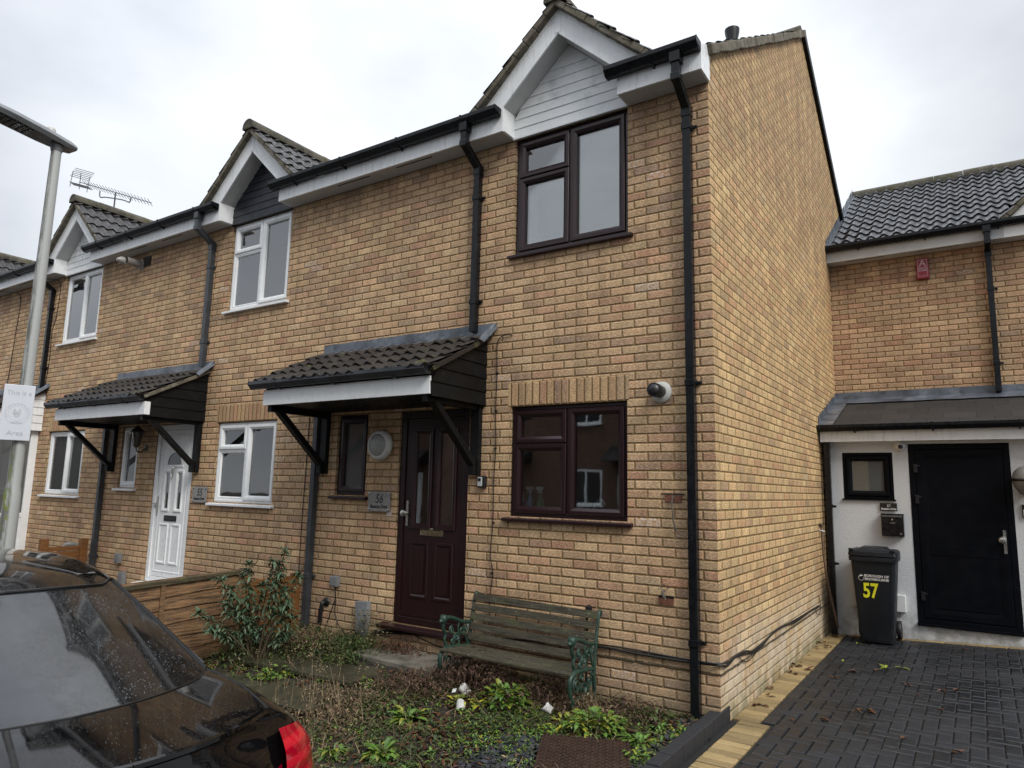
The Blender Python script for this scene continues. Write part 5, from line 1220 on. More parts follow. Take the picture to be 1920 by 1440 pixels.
# ------------------------------------------------------------------ car
psi = rad(7); cb = Vector((-.264, -4.199, -.30)); fwd = Vector((-cos(psi), sin(psi), 0)); lat = Vector((sin(psi), cos(psi), 0))
def cp(l, w, h): v = cb+fwd*l+lat*w; return (v.x, v.y, cb.z+h)
t_ = thing('parked_car', cb, 'black saloon car wet with rain, its rear corner filling the lower left', 'car')
def paint():
    t = T('wet black car paint'); p = t.obj()
    d = t.voro(p, 260, 'F1', 0); drops = t.mul(t.step(d, .42, .12, 0., 1.), t.step(t.noise(p, 5, 4, .6), .42, .60))
    orange = t.noise(p, 7, 2)
    nr = t.bump(t.add(t.mul(drops, .9), t.mul(orange, .06)), .11, .006)
    return t.set((.0025, .0026, .003), .035, nr, IOR=1.5, Specular_IOR_Level=.33)
PAINT = paint()
def carglass():
    t = T('wet tinted rear window'); p = t.obj()
    sc = t.scale(p, 1., 1., .6); d = t.voro(sc, 330, 'F1', 0); n = t.noise(p, 3.0, 5, .65)
    drops = t.mul(t.step(d, .40, .10, 0., 1.), t.step(n, .42, .60, .05, 1.))
    fn = t.noise(t.scale(p, 120, 120, 40), 1., 3)
    nr = t.bump(t.add(t.mul(drops, 1.), t.mul(fn, .04)), .34, .004)
    return t.set((.005, .0055, .006), .05, nr, IOR=1.65, Specular_IOR_Level=.5)
CGL = carglass()
SEAM = plain('black rubber seam', (.004, .004, .004), .45)
import bisect
def cr1(P, n):
    out = []
    for i in range(len(P)-1):
        p0 = P[max(i-1, 0)]; p1 = P[i]; p2 = P[i+1]; p3 = P[min(i+2, len(P)-1)]
        for k in range(n):
            q = k/n; out.append(tuple(.5*((2*b_)+(-a_+c_)*q+(2*a_-5*b_+4*c_-d_)*q*q+(-a_+3*b_-3*c_+d_)*q**3) for a_, b_, c_, d_ in zip(p0, p1, p2, p3)))
    out.append(P[-1]); return out
# longitudinal stations: centre, mid, outer(w~.45 equivalent), edge, shoulder, widest, sill   (l, w, h)
ST = [
 # lid rear edge
 [(.13, 0, 1.062), (.155, .15, 1.059), (.215, .30, 1.052), (.31, .45, 1.042), (.42, .605, 1.028), (.44, .71, .985), (.43, .79, .84), (.44, .83, .60), (.44, .82, .25)],
 [(.20, 0, 1.0675), (.23, .16, 1.0648), (.29, .32, 1.0565), (.39, .48, 1.0445), (.52, .645, 1.028), (.54, .745, .985), (.52, .825, .85), (.53, .86, .60), (.53, .85, .25)],
 [(.40, 0, 1.0832), (.43, .17, 1.080), (.50, .35, 1.069), (.63, .54, 1.052), (.80, .715, 1.0275), (.84, .800, .975), (.86, .865, .86), (.87, .895, .62), (.87, .885, .25)],
 # glass base
 [(.61, 0, 1.10), (.65, .19, 1.096), (.75, .38, 1.084), (.93, .58, 1.061), (1.20, .755, 1.027), (1.25, .825, .96), (1.26, .88, .86), (1.27, .905, .62), (1.27, .89, .25)],
 [(1.06, 0, 1.262), (1.09, .17, 1.257), (1.18, .35, 1.242), (1.32, .52, 1.22), (1.53, .672, 1.19), (1.60, .83, .965), (1.61, .885, .86), (1.61, .905, .62), (1.61, .89, .25)],
 # glass top
 [(1.516, 0, 1.400), (1.54, .15, 1.397), (1.61, .30, 1.388), (1.72, .45, 1.373), (1.86, .574, 1.352), (1.98, .83, .955), (1.99, .885, .86), (1.99, .905, .62), (1.99, .89, .25)],
 [(1.85, 0, 1.452), (1.87, .16, 1.450), (1.93, .32, 1.440), (2.02, .47, 1.420), (2.14, .598, 1.375), (2.22, .83, .95), (2.22, .885, .86), (2.22, .905, .62), (2.22, .89, .25)],
 [(2.5, 0, 1.488), (2.5, .17, 1.485), (2.53, .33, 1.474), (2.57, .48, 1.450), (2.62, .612, 1.395), (2.66, .83, .94), (2.66, .885, .86), (2.66, .905, .62), (2.66, .89, .25)],
 [(3.0, 0, 1.475), (3.0, .17, 1.472), (3.01, .33, 1.46), (3.02, .48, 1.435), (3.03, .605, 1.38), (3.04, .83, .93), (3.04, .885, .86), (3.04, .905, .62), (3.04, .89, .25)],
 [(3.35, 0, 1.36), (3.34, .18, 1.357), (3.33, .36, 1.345), (3.31, .50, 1.325), (3.29, .63, 1.28), (3.3, .82, .93), (3.3, .88, .86), (3.3, .905, .62), (3.3, .89, .25)],
 [(3.8, 0, 1.09), (3.79, .19, 1.088), (3.76, .40, 1.08), (3.72, .58, 1.065), (3.68, .74, 1.03), (3.7, .82, .92), (3.7, .87, .84), (3.7, .90, .62), (3.7, .89, .25)],
 [(4.5, 0, .96), (4.5, .2, .958), (4.47, .4, .95), (4.44, .58, .93), (4.40, .72, .89), (4.38, .80, .82), (4.36, .85, .74), (4.35, .87, .55), (4.35, .86, .25)],
 [(4.92, 0, .80), (4.9, .2, .79), (4.84, .4, .77), (4.76, .56, .74), (4.66, .68, .70), (4.6, .74, .64), (4.58, .78, .58), (4.57, .80, .45), (4.57, .79, .25)],
]
NS = 6
Gd = [cr1(r, 4) for r in ST]                       # interpolate across
Gt = list(zip(*[cr1(list(c)[:4], NS)[:-1]+cr1(list(c)[3:6], NS)[:-1]+cr1(list(c)[5:], NS) for c in zip(*Gd)]))  # then along, creased at the glass edges
Gt = [list(r) for r in Gt]
for it in range(40):
    Gn = [list(r) for r in Gt]
    for i in range(1, len(Gt)-1):
        if i in (3*NS, 5*NS): continue
        for j in range(len(Gt[0])):
            nb = [Gt[i-1][j], Gt[i+1][j]]
            if 0 < j < 15: nb += [Gt[i][j-1], Gt[i][j+1]]
            if j == 0: nb = [Gt[i-1][j], Gt[i+1][j], (Gt[i][1][0], -Gt[i][1][1], Gt[i][1][2]), Gt[i][1]]
            av = [sum(p[k] for p in nb)/len(nb) for k in range(3)]; w_ = .5 if it % 2 == 0 else -.52
            Gn[i][j] = tuple(Gt[i][j][k]*(1-w_)+av[k]*w_ for k in range(3))
    Gt = Gn
nr_, nc_ = len(Gt), len(Gt[0])
r_g0, r_g1 = 3*NS, 5*NS; c_edge = 4*4
body = MB(cb); gls = MB(cb); sgl = MB(cb)
for sg in (1, -1):
    for i in range(nr_-1):
        for j in range(nc_-1):
            q = [Gt[i][j], Gt[i][j+1], Gt[i+1][j+1], Gt[i+1][j]]
            pts = [cp(l, w*sg, h) for l, w, h in q]
            if sg < 0: pts = pts[::-1]
            if r_g0 <= i < r_g1 and j < c_edge-1: gls.face(pts)
            elif 9*NS <= i < 10*NS and j < c_edge-1: sgl.face(pts)
            elif 5*NS+2 <= i < 9*NS and c_edge+1 <= j < c_edge+4: sgl.face(pts)
            else: body.face(pts)
# rear face under the lid lip
RF = [[(.13, 0, 1.062), (.155, .15, 1.059), (.215, .30, 1.052), (.31, .45, 1.042), (.42, .605, 1.028)],
      [(.115, 0, 1.035), (.14, .15, 1.032), (.20, .30, 1.024), (.30, .46, 1.010), (.44, .71, .985)],
      [(.07, 0, .93), (.095, .17, .925), (.145, .34, .915), (.25, .52, .90), (.43, .79, .84)],
      [(.02, 0, .70), (.04, .18, .70), (.10, .38, .68), (.22, .58, .66), (.44, .83, .60)],
      [(-.06, 0, .42), (-.03, .2, .42), (.04, .42, .40), (.19, .62, .36), (.44, .82, .25)]]
Rd = [cr1(r, 4) for r in RF]; Rr = list(zip(*[cr1(list(c), 4) for c in zip(*Rd)]))
for sg in (1, -1):
    for i in range(len(Rr)-1):
        for j in range(len(Rr[0])-1):
            pts = [cp(l, w*sg, h) for l, w, h in (Rr[i][j], Rr[i+1][j], Rr[i+1][j+1], Rr[i][j+1])]
            body.face(pts if sg > 0 else pts[::-1])
def weld(o):
    import bmesh
    bm = bmesh.new(); bm.from_mesh(o.data); bmesh.ops.remove_doubles(bm, verts=bm.verts, dist=.0005); bmesh.ops.recalc_face_normals(bm, faces=bm.faces); bm.to_mesh(o.data); bm.free()
    o.data.polygons.foreach_set('use_smooth', [True]*len(o.data.polygons)); o.data.set_sharp_from_angle(angle=rad(50)); return o
BO = weld(body.build('car_body', PAINT, t_)); weld(gls.build('rear_window', CGL, t_)); weld(sgl.build('car_window', CGL, t_))
def strip(rc, r=.006, off=.002, mat=SEAM, name='seal', both=True):
    for sg in (1, -1):
        m = MB(cb); m.tube([cp(Gt[i][j][0], Gt[i][j][1]*sg, Gt[i][j][2]+off) for i, j in rc], r, 6)
        m.build(name, mat, t_, smooth=True)
strip([(r_g1, j) for j in range(0, c_edge)], .007, .003); strip([(r_g0, j) for j in range(0, c_edge)], .0035, .001)
strip([(i, c_edge-1) for i in range(r_g0, r_g1+1)], .008, .002)
CHR = plain('glossy grey strip', (.03, .03, .032), .12, spec=.8)  # dark glossy trim along the roof edge
strip([(i, c_edge+1) for i in range(r_g0+1, 9*NS)], .006, .004, CHR, 'roof_trim')
# lid shut line: from glass corner to the rear lamp
lid = [(r_g0, c_edge-1), (r_g0-2, c_edge), (r_g0-6, c_edge), (NS, c_edge), (3, c_edge), (0, c_edge)]
strip(lid, .0045, .0005)
strip([(0, j) for j in range(0, c_edge+1)], .013, .004, PAINT, 'spoiler_lip')
# beads of rain on the glass and boot lid
DROP = plain('rain bead', (.02, .022, .024), .03, 5, .02, spec=.9)
rd_ = random.Random(21); m = MB(cb)
for k in range(5200):
    onglass = k < 3600
    fi = rd_.uniform(r_g0+.6, r_g1-.6) if onglass else rd_.uniform(.5, r_g0-.6); fj = rd_.uniform(0, 14.6); sg = rd_.choice((1, -1))
    i0, j0 = int(fi), int(fj); a_, b_ = fi-i0, fj-j0
    if mnoise.noise(Vector((fi*.35, fj*sg*.3, 2.)))+rd_.uniform(-.35, .35) < -.05: continue
    P_ = [Vector(cp(q[0], q[1]*sg, q[2])) for q in (Gt[i0][j0], Gt[i0][j0+1], Gt[i0+1][j0], Gt[i0+1][j0+1])]
    c_ = P_[0].lerp(P_[1], b_).lerp(P_[2].lerp(P_[3], b_), a_); tu = (P_[2]-P_[0]).normalized(); tv_ = (P_[1]-P_[0]); n_ = tu.cross(tv_).normalized(); n_ = n_ if n_.z > 0 else -n_; tv_ = n_.cross(tu)
    r_ = rd_.uniform(.0010, .0030)*(1. if onglass else .7); el = rd_.uniform(1., 2.2) if onglass else 1.
    r0 = [m.P(c_+(tu*cos(t)*el+tv_*sin(t))*r_) for t in [2*pi*q/6 for q in range(6)]]; r1 = [m.P(c_+(tu*cos(t)*el+tv_*sin(t))*r_*.6+n_*r_*.42) for t in [2*pi*q/6 for q in range(6)]]
    for q in range(6): m.idx((r0[q], r0[(q+1) % 6], r1[(q+1) % 6], r1[q]))
    m.idx(r1)
rdp = m.build('raindrops', DROP, t_, smooth=80); rdp['kind'] = 'stuff'
# rear lamps
def lampred():
    t = T('red tail lamp lens'); p = t.obj(); X = t.xyz(p)
    w = t.n('TexWave', wave_type='BANDS', bands_direction='Z'); t.put(w.inputs[0], p); w.inputs['Scale'].default_value = 5; w.inputs['Distortion'].default_value = .4
    c = t.mix(t.step(w.outputs[1], .2, .8), (.50, .003, .018), (.30, .0, .010)); d = t.voro(p, 300)
    return t.set(c, .08, t.bump(t.step(d, .4, .1), .08, .004), Coat_Weight=1., Coat_Roughness=.02, Subsurface_Weight=.15)
RLM = lampred(); RLD = plain('dark red lens', (.16, .0, .010), .08, spec=.8)
def lampmesh(rows, name, mat, sg=1):
    m = MB(cb); R2 = [cr1(r, 3) for r in rows]; R3 = list(zip(*[cr1(list(c), 4) for c in zip(*R2)]))
    for i in range(len(R3)-1):
        for j in range(len(R3[0])-1): m.face([cp(l, w*sg, h) for l, w, h in (R3[i][j], R3[i+1][j], R3[i+1][j+1], R3[i][j+1])])
    return weld(m.build(name, mat, t_))
for sg in (1, -1):
    lampmesh([[(.335, .60, .99), (.365, .665, .985), (.44, .745, .968), (.60, .800, .955)],
              [(.285, .60, .93), (.335, .70, .92), (.42, .79, .905), (.62, .835, .90)],
              [(.265, .60, .86), (.325, .72, .85), (.43, .815, .84), (.62, .858, .84)],
              [(.265, .60, .76), (.33, .735, .755), (.44, .84, .75), (.60, .878, .76)],
              [(.27, .60, .70), (.335, .73, .69), (.44, .835, .69), (.54, .865, .70)]], 'tail_lamp', RLM, sg)
    lampmesh([[(.288, .592, .885), (.230, .50, .865), (.180, .42, .845), (.134, .34, .825)],
              [(.262, .592, .80), (.200, .50, .79), (.150, .42, .78), (.108, .34, .775)],
              [(.212, .592, .70), (.155, .50, .70), (.105, .42, .70), (.068, .34, .70)]], 'lid_lamp', RLD, sg)
for l in (.98, 3.85):
    for sg in (1, -1): m = MB(cb); c_ = Vector(cp(l, .80*sg, .32)); m.lathe(c_, [(.20, -.10), (.32, -.09), (.325, 0), (.32, .09), (.22, .10), (.20, .08)], lat, 28); m.build('wheel', RUBBER, t_, smooth=40)

# ------------------------------------------------------------------ things on window sills inside
def spray(x, y, z, label, col, cap):
    b = (x, y, z); t_ = thing('spray_bottle', b, label, 'spray bottle', 'bottles on the kitchen window sill')
    m = MB(b); m.lathe((x, y, z), [(.035, 0), (.038, .02), (.038, .10), (.030, .14), (.014, .18), (.013, .20)], (0, 0, 1), 16); m.build('bottle', plain(label.split()[0]+' bottle plastic', col, .25), t_, smooth=45)
    m = MB(b); m.lathe((x, y, z+.20), [(.016, 0), (.016, .03), (.012, .035)], (0, 0, 1), 12); m.beam((x-.045, y, z+.245), (x+.03, y, z+.245), .022, .03); m.beam((x-.02, y, z+.24), (x-.035, y, z+.20), .008, .010); m.build('trigger', cap, t_, bevel=.003)
spray(-1.765, .15, 1.345, 'blue spray bottle behind the ground floor window, left of the green one', (.06, .30, .55), WHITEP)
spray(-1.67, .17, 1.345, 'green spray bottle behind the ground floor window, right of the blue one', (.10, .38, .10), WHITEP)
m = MB((-1.5, .2, 1.3)); m.box(-1.9, -.73, .10, .30, 1.30, 1.344); tag(m.build('window_board', PALEROOM), 'pale inner sill board behind the ground floor window of the end house', 'sill board')
m = MB((-1.13, .2, 1.35)); m.tube([(-1.14, .19, 1.345), (-1.14, .19, 1.42), (-1.11, .19, 1.49), (-1.06, .19, 1.50), (-1.03, .19, 1.46)], .011, 8, sub=4); tag(m.build('tap', METAL, smooth=True), 'curved chrome tap glinting at the bottom of the right ground floor pane', 'tap')
b = (-10.75, .15, 1.32); t_ = thing('flower_pot', b, 'blue pot with small white flowers inside the ground floor window behind the lamp post', 'flower pot')
m = MB(b); m.lathe(b, [(.05, 0), (.068, .10), (.07, .11)], (0, 0, 1), 14); m.build('pot', plain('blue glazed pot', (.05, .28, .42), .3), t_, smooth=40)
m = MB(b)
for i in range(26): a = random.uniform(0, 6.28); r = random.uniform(0, .06); m.lathe((b[0]+cos(a)*r, b[1]+sin(a)*r, b[2]+.11+random.uniform(0, .06)), [(.002, 0), (.012, .004), (.004, .010)], (0, -.3, 1), 6)
m.build('flowers', WHITEP, t_)

# ------------------------------------------------------------------ plants
def leafmat(name, cols, rough=.45, spec=.5):
    t = T(name); p = t.obj(); r = t.n('NewGeometry').outputs['Random Per Island']; n = t.noise(p, 30, 3)
    st = [(i/(len(cols)-1), c) for i, c in enumerate(cols)]
    c = t.ramp(r, st); k = t.step(n, .3, .7, .75, 1.25); c = t.mix(1., c, t.vec(k, k, k), 'MULTIPLY')
    return t.set(c, rough, None, Specular_IOR_Level=spec, Subsurface_Weight=.0)
LG = leafmat('bright green leaves', [(.045, .10, .016), (.085, .175, .028), (.13, .24, .042), (.07, .145, .022), (.24, .25, .03), (.05, .105, .022)], .35)
LSH = leafmat('grey green shrub leaves', [(.030, .060, .030), (.055, .10, .050), (.085, .14, .075), (.040, .078, .038), (.13, .18, .11), (.06, .08, .045)], .5)
LMID = leafmat('mixed weeds', [(.018, .034, .008), (.036, .065, .013), (.065, .10, .022), (.03, .048, .011), (.09, .105, .025)], .5)
LDRY = leafmat('dry brown stems', [(.10, .062, .032), (.16, .11, .06), (.24, .18, .10), (.07, .042, .024), (.19, .13, .075)], .8)
LBR = leafmat('dead brown leaves', [(.030, .014, .008), (.07, .028, .014), (.12, .045, .018), (.05, .022, .012), (.16, .08, .03)], .45)
LRED = leafmat('dark red brown dead plant', [(.035, .016, .010), (.06, .030, .018), (.09, .050, .028), (.13, .08, .045)], .8)
LYE = leafmat('yellowing leaves', [(.30, .30, .03), (.42, .38, .04), (.22, .27, .04), (.12, .20, .03)], .4)
R = random.Random(11)
def leaf(m, p, d, L, w, droop=.3, up=None, fold=.15):
    p = Vector(p); d = Vector(d).normalized(); up = Vector(up) if up else Vector((0, 0, 1))
    s = d.cross(up)
    if s.length < 1e-3: s = Vector((1, 0, 0))
    s.normalize(); n = s.cross(d)
    pts = []
    for q, ww in ((0, .12), (.35, 1.), (.72, .72), (1, .02)):
        c = p+d*L*q-Vector((0, 0, 1))*droop*L*q*q
        pts.append((m.P(c+s*w*.5*ww+n*w*fold*ww), m.P(c), m.P(c-s*w*.5*ww+n*w*fold*ww)))
    for a, b_ in zip(pts[:-1], pts[1:]): m.idx((a[0], a[1], b_[1], b_[0])); m.idx((a[1], a[2], b_[2], b_[1]))
def blade(m, p, d, L, w, droop=.4):
    p = Vector(p); d = Vector(d).normalized(); s = d.cross(Vector((0, 0, 1)))
    if s.length < 1e-3: s = Vector((1, 0, 0))
    s.normalize(); last = None
    for q in (0, .4, .75, 1):
        c = p+d*L*q-Vector((0, 0, 1))*droop*L*q*q; ww = w*(1-q*.9); a = (m.P(c+s*ww*.5), m.P(c-s*ww*.5))
        if last: m.idx((last[0], last[1], a[1], a[0]))
        last = a
def rdir(z0=.2, z1=1.): a = R.uniform(0, 2*pi); return Vector((cos(a), sin(a), R.uniform(z0, z1)))
def gp(x, y): return Vector((x, y, gz_gard(x, y)))

# the shrub with long leaves: stems reach up from one root, leaves in whorls
sb = gp(-4.05, -.96); t_ = thing('garden_shrub', sb, 'tall grey green leafy shrub in front of the wooden fence', 'shrub')
tips = [(-3.9, -.85, .93), (-3.98, -.95, .84), (-4.12, -1.13, .70), (-3.93, -.89, .71), (-3.83, -.75, .71), (-4.04, -1.03, .82), (-3.83, -.76, .47), (-4.22, -1.26, .68), (-4.33, -1.4, .40), (-4.25, -1.3, .25), (-4.14, -1.16, .19), (-3.84, -.77, .32), (-3.98, -.96, .62), (-4.06, -1.06, .48), (-4.21, -1.25, .46), (-4.12, -1.13, .38), (-3.79, -.71, .17), (-3.97, -.94, .23), (-4.18, -1.22, .60), (-3.95, -.91, .80), (-3.88, -.82, .58), (-4.05, -1.04, .30), (-3.9, -.86, .40)]
ms_ = MB(sb); ml = MB(sb)
for i, tp in enumerate(tips):
    tp = Vector(tp)+Vector((R.uniform(-.06, .06), R.uniform(-.06, .06), 0)); st = sb+Vector((R.uniform(-.10, .10), R.uniform(-.06, .06), 0)); mid = st.lerp(tp, .5)+Vector((R.uniform(-.03, .03), R.uniform(-.03, .03), .06))
    ms_.tube([st, mid, tp], [.008, .006, .003], 5, sub=4)
    nW = 7
    for k in range(nW):
        q = .45+.55*k/(nW-1); c = (st.lerp(mid, q*2) if q < .5 else mid.lerp(tp, q*2-1)); big = .6+.4*q
        for j in range(14 if k > 2 else 8): leaf(ml, c+Vector((R.uniform(-.02, .02), R.uniform(-.02, .02), R.uniform(-.03, .03))), rdir(-.1, .8), R.uniform(.045, .115)*big, R.uniform(.014, .032), R.uniform(.2, .9))
    for j in range(12): leaf(ml, tp, rdir(.2, 1.6), R.uniform(.06, .11), R.uniform(.020, .032), R.uniform(.1, .6))
for q in ((-3.90, -.85, .93), (-4.06, -1.04, .82)):
    q = Vector(q)
    for k in range(16): ml.lathe(q+Vector((R.uniform(-.01, .01), 0, k*.008)), [(.003, 0), (.007, .004), (.002, .009)], (R.uniform(-1, 1), R.uniform(-1, 1), 1), 4) if False else ms_.lathe(q+Vector((R.uniform(-.012, .012)+k*.002, R.uniform(-.01, .01), k*.007)), [(.002, 0), (.006, .004), (.002, .009)], (0, 0, 1), 5)
ms_.build('stems', plain('brown stems', (.06, .04, .022), .8), t_, smooth=True); ml.build('leaves', LSH, t_)

def clump(x, y, label, n, L, w, mat, spread=.12, h=.1, cat='plant', zmin=.15, zmax=1.4, droop=(.3, .9), stems=0, grp=None):
    b = gp(x, y); m = MB(b)
    for i in range(n):
        a = R.uniform(0, 2*pi); r = spread*math.sqrt(R.random()); p = b+Vector((cos(a)*r, sin(a)*r, R.uniform(0, h)*(1-r/spread*.6)))
        leaf(m, p, Vector((cos(a)*R.uniform(.4, 1.), sin(a)*R.uniform(.4, 1.), R.uniform(zmin, zmax))), R.uniform(.6, 1.1)*L, R.uniform(.7, 1.2)*w, R.uniform(*droop))
    return tag(m.build('leafy_plant', mat), label, cat, grp)
clump(-1.47, -.62, 'bright green bushy clump of broad leaves in front of the bench middle', 150, .11, .045, LG, .17, .16)
clump(-1.58, -.70, 'yellowing leaves drooping at the left edge of the bright green clump', 14, .10, .045, LYE, .10, .05, zmax=.5)
clump(-.72, -.62, 'green and yellow leafy clump right of the bench, nearest its cast iron end', 150, .11, .038, LG, .20, .13)
clump(-.86, -.70, 'pale yellow green straggly plant between bench foot and the leafy clump', 60, .09, .025, LYE, .16, .07)
clump(-.36, -.66, 'pale green rosette of toothed leaves beside the rusty mat', 46, .15, .035, LG, .05, .03, zmin=.1, zmax=.9)
clump(-.42, -.22, 'small dark green leafy plant against the wall left of the corner downpipe', 46, .10, .03, LMID, .09, .09)
clump(-1.93, -1.24, 'green rosette of long leaves in the middle of the front garden', 40, .17, .042, LG, .06, .03, zmin=.15, zmax=1.)
clump(-2.12, -1.17, 'low toothed green weed left of the long leaved rosette', 60, .09, .035, LMID, .16, .04)
clump(-1.72, -1.72, 'broad green rosette near the bottom edge, right of the car tail lamp', 36, .16, .05, LG, .05, .03, zmin=.15, zmax=.8)
clump(-2.05, -1.84, 'small green seedling rosette beside the car tail lamp', 26, .12, .035, LG, .05, .03)
clump(-1.78, -.79, 'yellow green low plant beside the crumpled white cup', 34, .08, .032, LYE, .10, .05)
clump(-3.58, -1.12, 'round mound of fresh green leaves beside the mossy slab', 110, .06, .04, LG, .16, .10)
clump(-3.3, -.62, 'fresh green weed mound in front of the junction boxes', 90, .07, .035, LMID, .17, .10)
clump(-3.75, -.55, 'dark green weeds at the foot of the shrub', 160, .08, .03, LMID, .28, .14)
clump(-4.35, -.12, 'small pale green sprout at the foot of the party downpipe', 14, .08, .018, LG, .03, .06)
clump(-4.18, -.13, 'small pale green sprout at the foot of the black waste pipe', 14, .08, .018, LG, .03, .06)
clump(-2.62, -.98, 'upright light green seedling growing at the edge of the path', 22, .07, .016, LG, .02, .16, zmin=.0, zmax=1.)
# dried ivy against the wall
b = gp(-3.45, -.10); m = MB(b)
for i in range(420):
    q = R.random(); p = b+Vector((R.gauss(0, .10+.05*(1-q)), R.uniform(-.12, .02), q*.36)); leaf(m, p, rdir(-.3, .8), R.uniform(.02, .04), R.uniform(.015, .028), .3)
tag(m.build('wall_weed', leafmat('pale drying leaves', [(.05, .06, .02), (.13, .12, .05), (.25, .22, .12), (.07, .10, .03), (.16, .10, .05)], .6)), 'straggly drying weed climbing the wall in front of the grey meter cover', 'plant')
# dead brown plants below the bench and along the step
def deadmass(cx, cy, sx, sy, h, n, label, mat=LRED, name='dead_plant'):
    b = gp(cx, cy); m = MB(b)
    for i in range(n):
        x, y = cx+R.gauss(0, sx), min(-.02, cy+R.gauss(0, sy)); p = gp(x, y)+Vector((0, 0, R.uniform(0, h)*math.exp(-((x-cx)/sx/1.6)**2)))
        if R.random() < .5: blade(m, p, rdir(-.2, 1.2), R.uniform(.05, .13), .004, R.uniform(.2, 1.1))
        else: leaf(m, p, rdir(-.4, .7), R.uniform(.02, .05), R.uniform(.010, .022), R.uniform(.2, .9), fold=.35)
    return tag(m.build(name, mat), label, 'plant')
deadmass(-1.98, -.42, .17, .13, .24, 1300, 'dead brown plant crowding the left foot of the bench')
deadmass(-1.22, -.42, .15, .13, .20, 1100, 'dead brown plant beneath the bench seat, right of the green clump')
deadmass(-3.05, -.16, .16, .08, .14, 600, 'dead brown plant lying against the doorstep, left of the concrete step', LBR)
deadmass(-.62, -.20, .22, .10, .12, 600, 'withered brown stems against the wall right of the bench', LRED)

deadmass(-2.28, -.78, .20, .14, .13, 1500, 'brown dead stems and leaves between the doorstep and the left bench foot')
deadmass(-1.75, -.50, .20, .10, .22, 1500, 'brown dead growth beneath the left half of the bench seat')
deadmass(-2.55, -1.35, .30, .20, .10, 1500, 'tangle of brown stems at the right edge of the mossy slabs', LDRY)
deadmass(-.95, -.38, .18, .10, .14, 900, 'dry brown tangle around the right hand bench foot', LDRY)
deadmass(-2.75, -1.95, .40, .22, .12, 1900, 'pale dry grass tangle right beside the black car', LDRY)
deadmass(-3.95, -.45, .30, .16, .16, 1700, 'mixed brown stems below the orange fence panel', LDRY)
deadmass(-4.15, -.85, .28, .22, .18, 1500, 'dense low green growth around the base of the shrub', LMID)
deadmass(-3.45, -.38, .22, .14, .15, 1200, 'low green growth in front of the black waste pipe', LMID)
# ground cover (nobody could count it)
def region(kind):
    while True:
        x = R.uniform(-5.2, -.07); y = R.uniform(-2.42, -.03)
        if -3.35 < x < -2.25 and y > -.55: continue
        # the mat's footprint stays clear
        u_, v_ = (x+.52)*.905+(y+1.16)*.425, -(x+.52)*.425+(y+1.16)*.905
        if abs(u_) < .31 and abs(v_) < .33: continue
        return x, y
def dens(x, y, s, o): return mnoise.noise(Vector((x*s+o, y*s-o, o)))
m = MB(gp(-2, -1))
for i in range(17000):
    x, y = region(0); d = dens(x, y, 1.6, 3.)
    onpath = (-4.3 < x < -2.62 and -1.66 < y < -.45)
    if R.random() > (.55+d*1.3)*(.12 if onpath else 1.)*(1.35 if x > -1.6 and y > -1.1 else .75): continue
    p = gp(x, y)
    hh = .10 if (x < -2.4 and y > -1.2 and x < -3.2) else .035
    for k in range(3): leaf(m, p+Vector((R.uniform(-.01, .01), R.uniform(-.01, .01), R.uniform(0, hh))), rdir(.1, .8), R.uniform(.015, .042), R.uniform(.009, .02), R.uniform(.1, .8))
tag(m.build('weeds', LMID), 'low mixed green weeds over the front garden', None, None, 'stuff')
m = MB(gp(-2, -1))
for i in range(6500):
    x, y = region(0); d = dens(x, y, 2.1, 9.)
    if R.random() > .35+d*1.5 or (x < -1.7 and R.random() < .6): continue
    p = gp(x, y)
    for k in range(4): leaf(m, p+Vector((R.uniform(-.01, .01), R.uniform(-.01, .01), R.uniform(0, .03))), rdir(.2, 1.), R.uniform(.02, .05), R.uniform(.009, .018), R.uniform(.1, .8))
tag(m.build('weeds', LG), 'brighter green seedlings scattered through the garden', None, None, 'stuff')
m = MB(gp(-2, -1))
for i in range(9000):
    x, y = region(0); d = dens(x, y, 1.3, 17.)
    w_ = .42+d*1.2
    if -2.9 < x < -1.2 and y < -1.2: w_ += .3
    if R.random() > w_: continue
    L = R.uniform(.05, .16)*(1.7 if (x < -2.0 and y < -1.2 and R.random() < .4) else 1.)
    blade(m, gp(x, y), rdir(.0, 1.3), L, R.uniform(.002, .0045), R.uniform(.3, 1.2))
tag(m.build('dry_grass', LDRY), 'tangled dry grass and stems', None, None, 'stuff')
m = MB(gp(-2, -1))
for i in range(9000):
    x, y = region(0)
    if -4.3 < x < -2.62 and -1.66 < y < -.45 and R.random() < .85: continue
    if R.random() > .5+dens(x, y, 1.9, 5.): continue
    leaf(m, gp(x, y)+Vector((0, 0, R.uniform(.003, .02))), rdir(-.15, .35), R.uniform(.025, .065), R.uniform(.018, .04), R.uniform(-.2, .4), fold=R.uniform(-.3, .4))
tag(m.build('leaf_litter', LBR), 'dead brown leaves on the soil', None, None, 'stuff')
m = MB(gp(-2, -1))
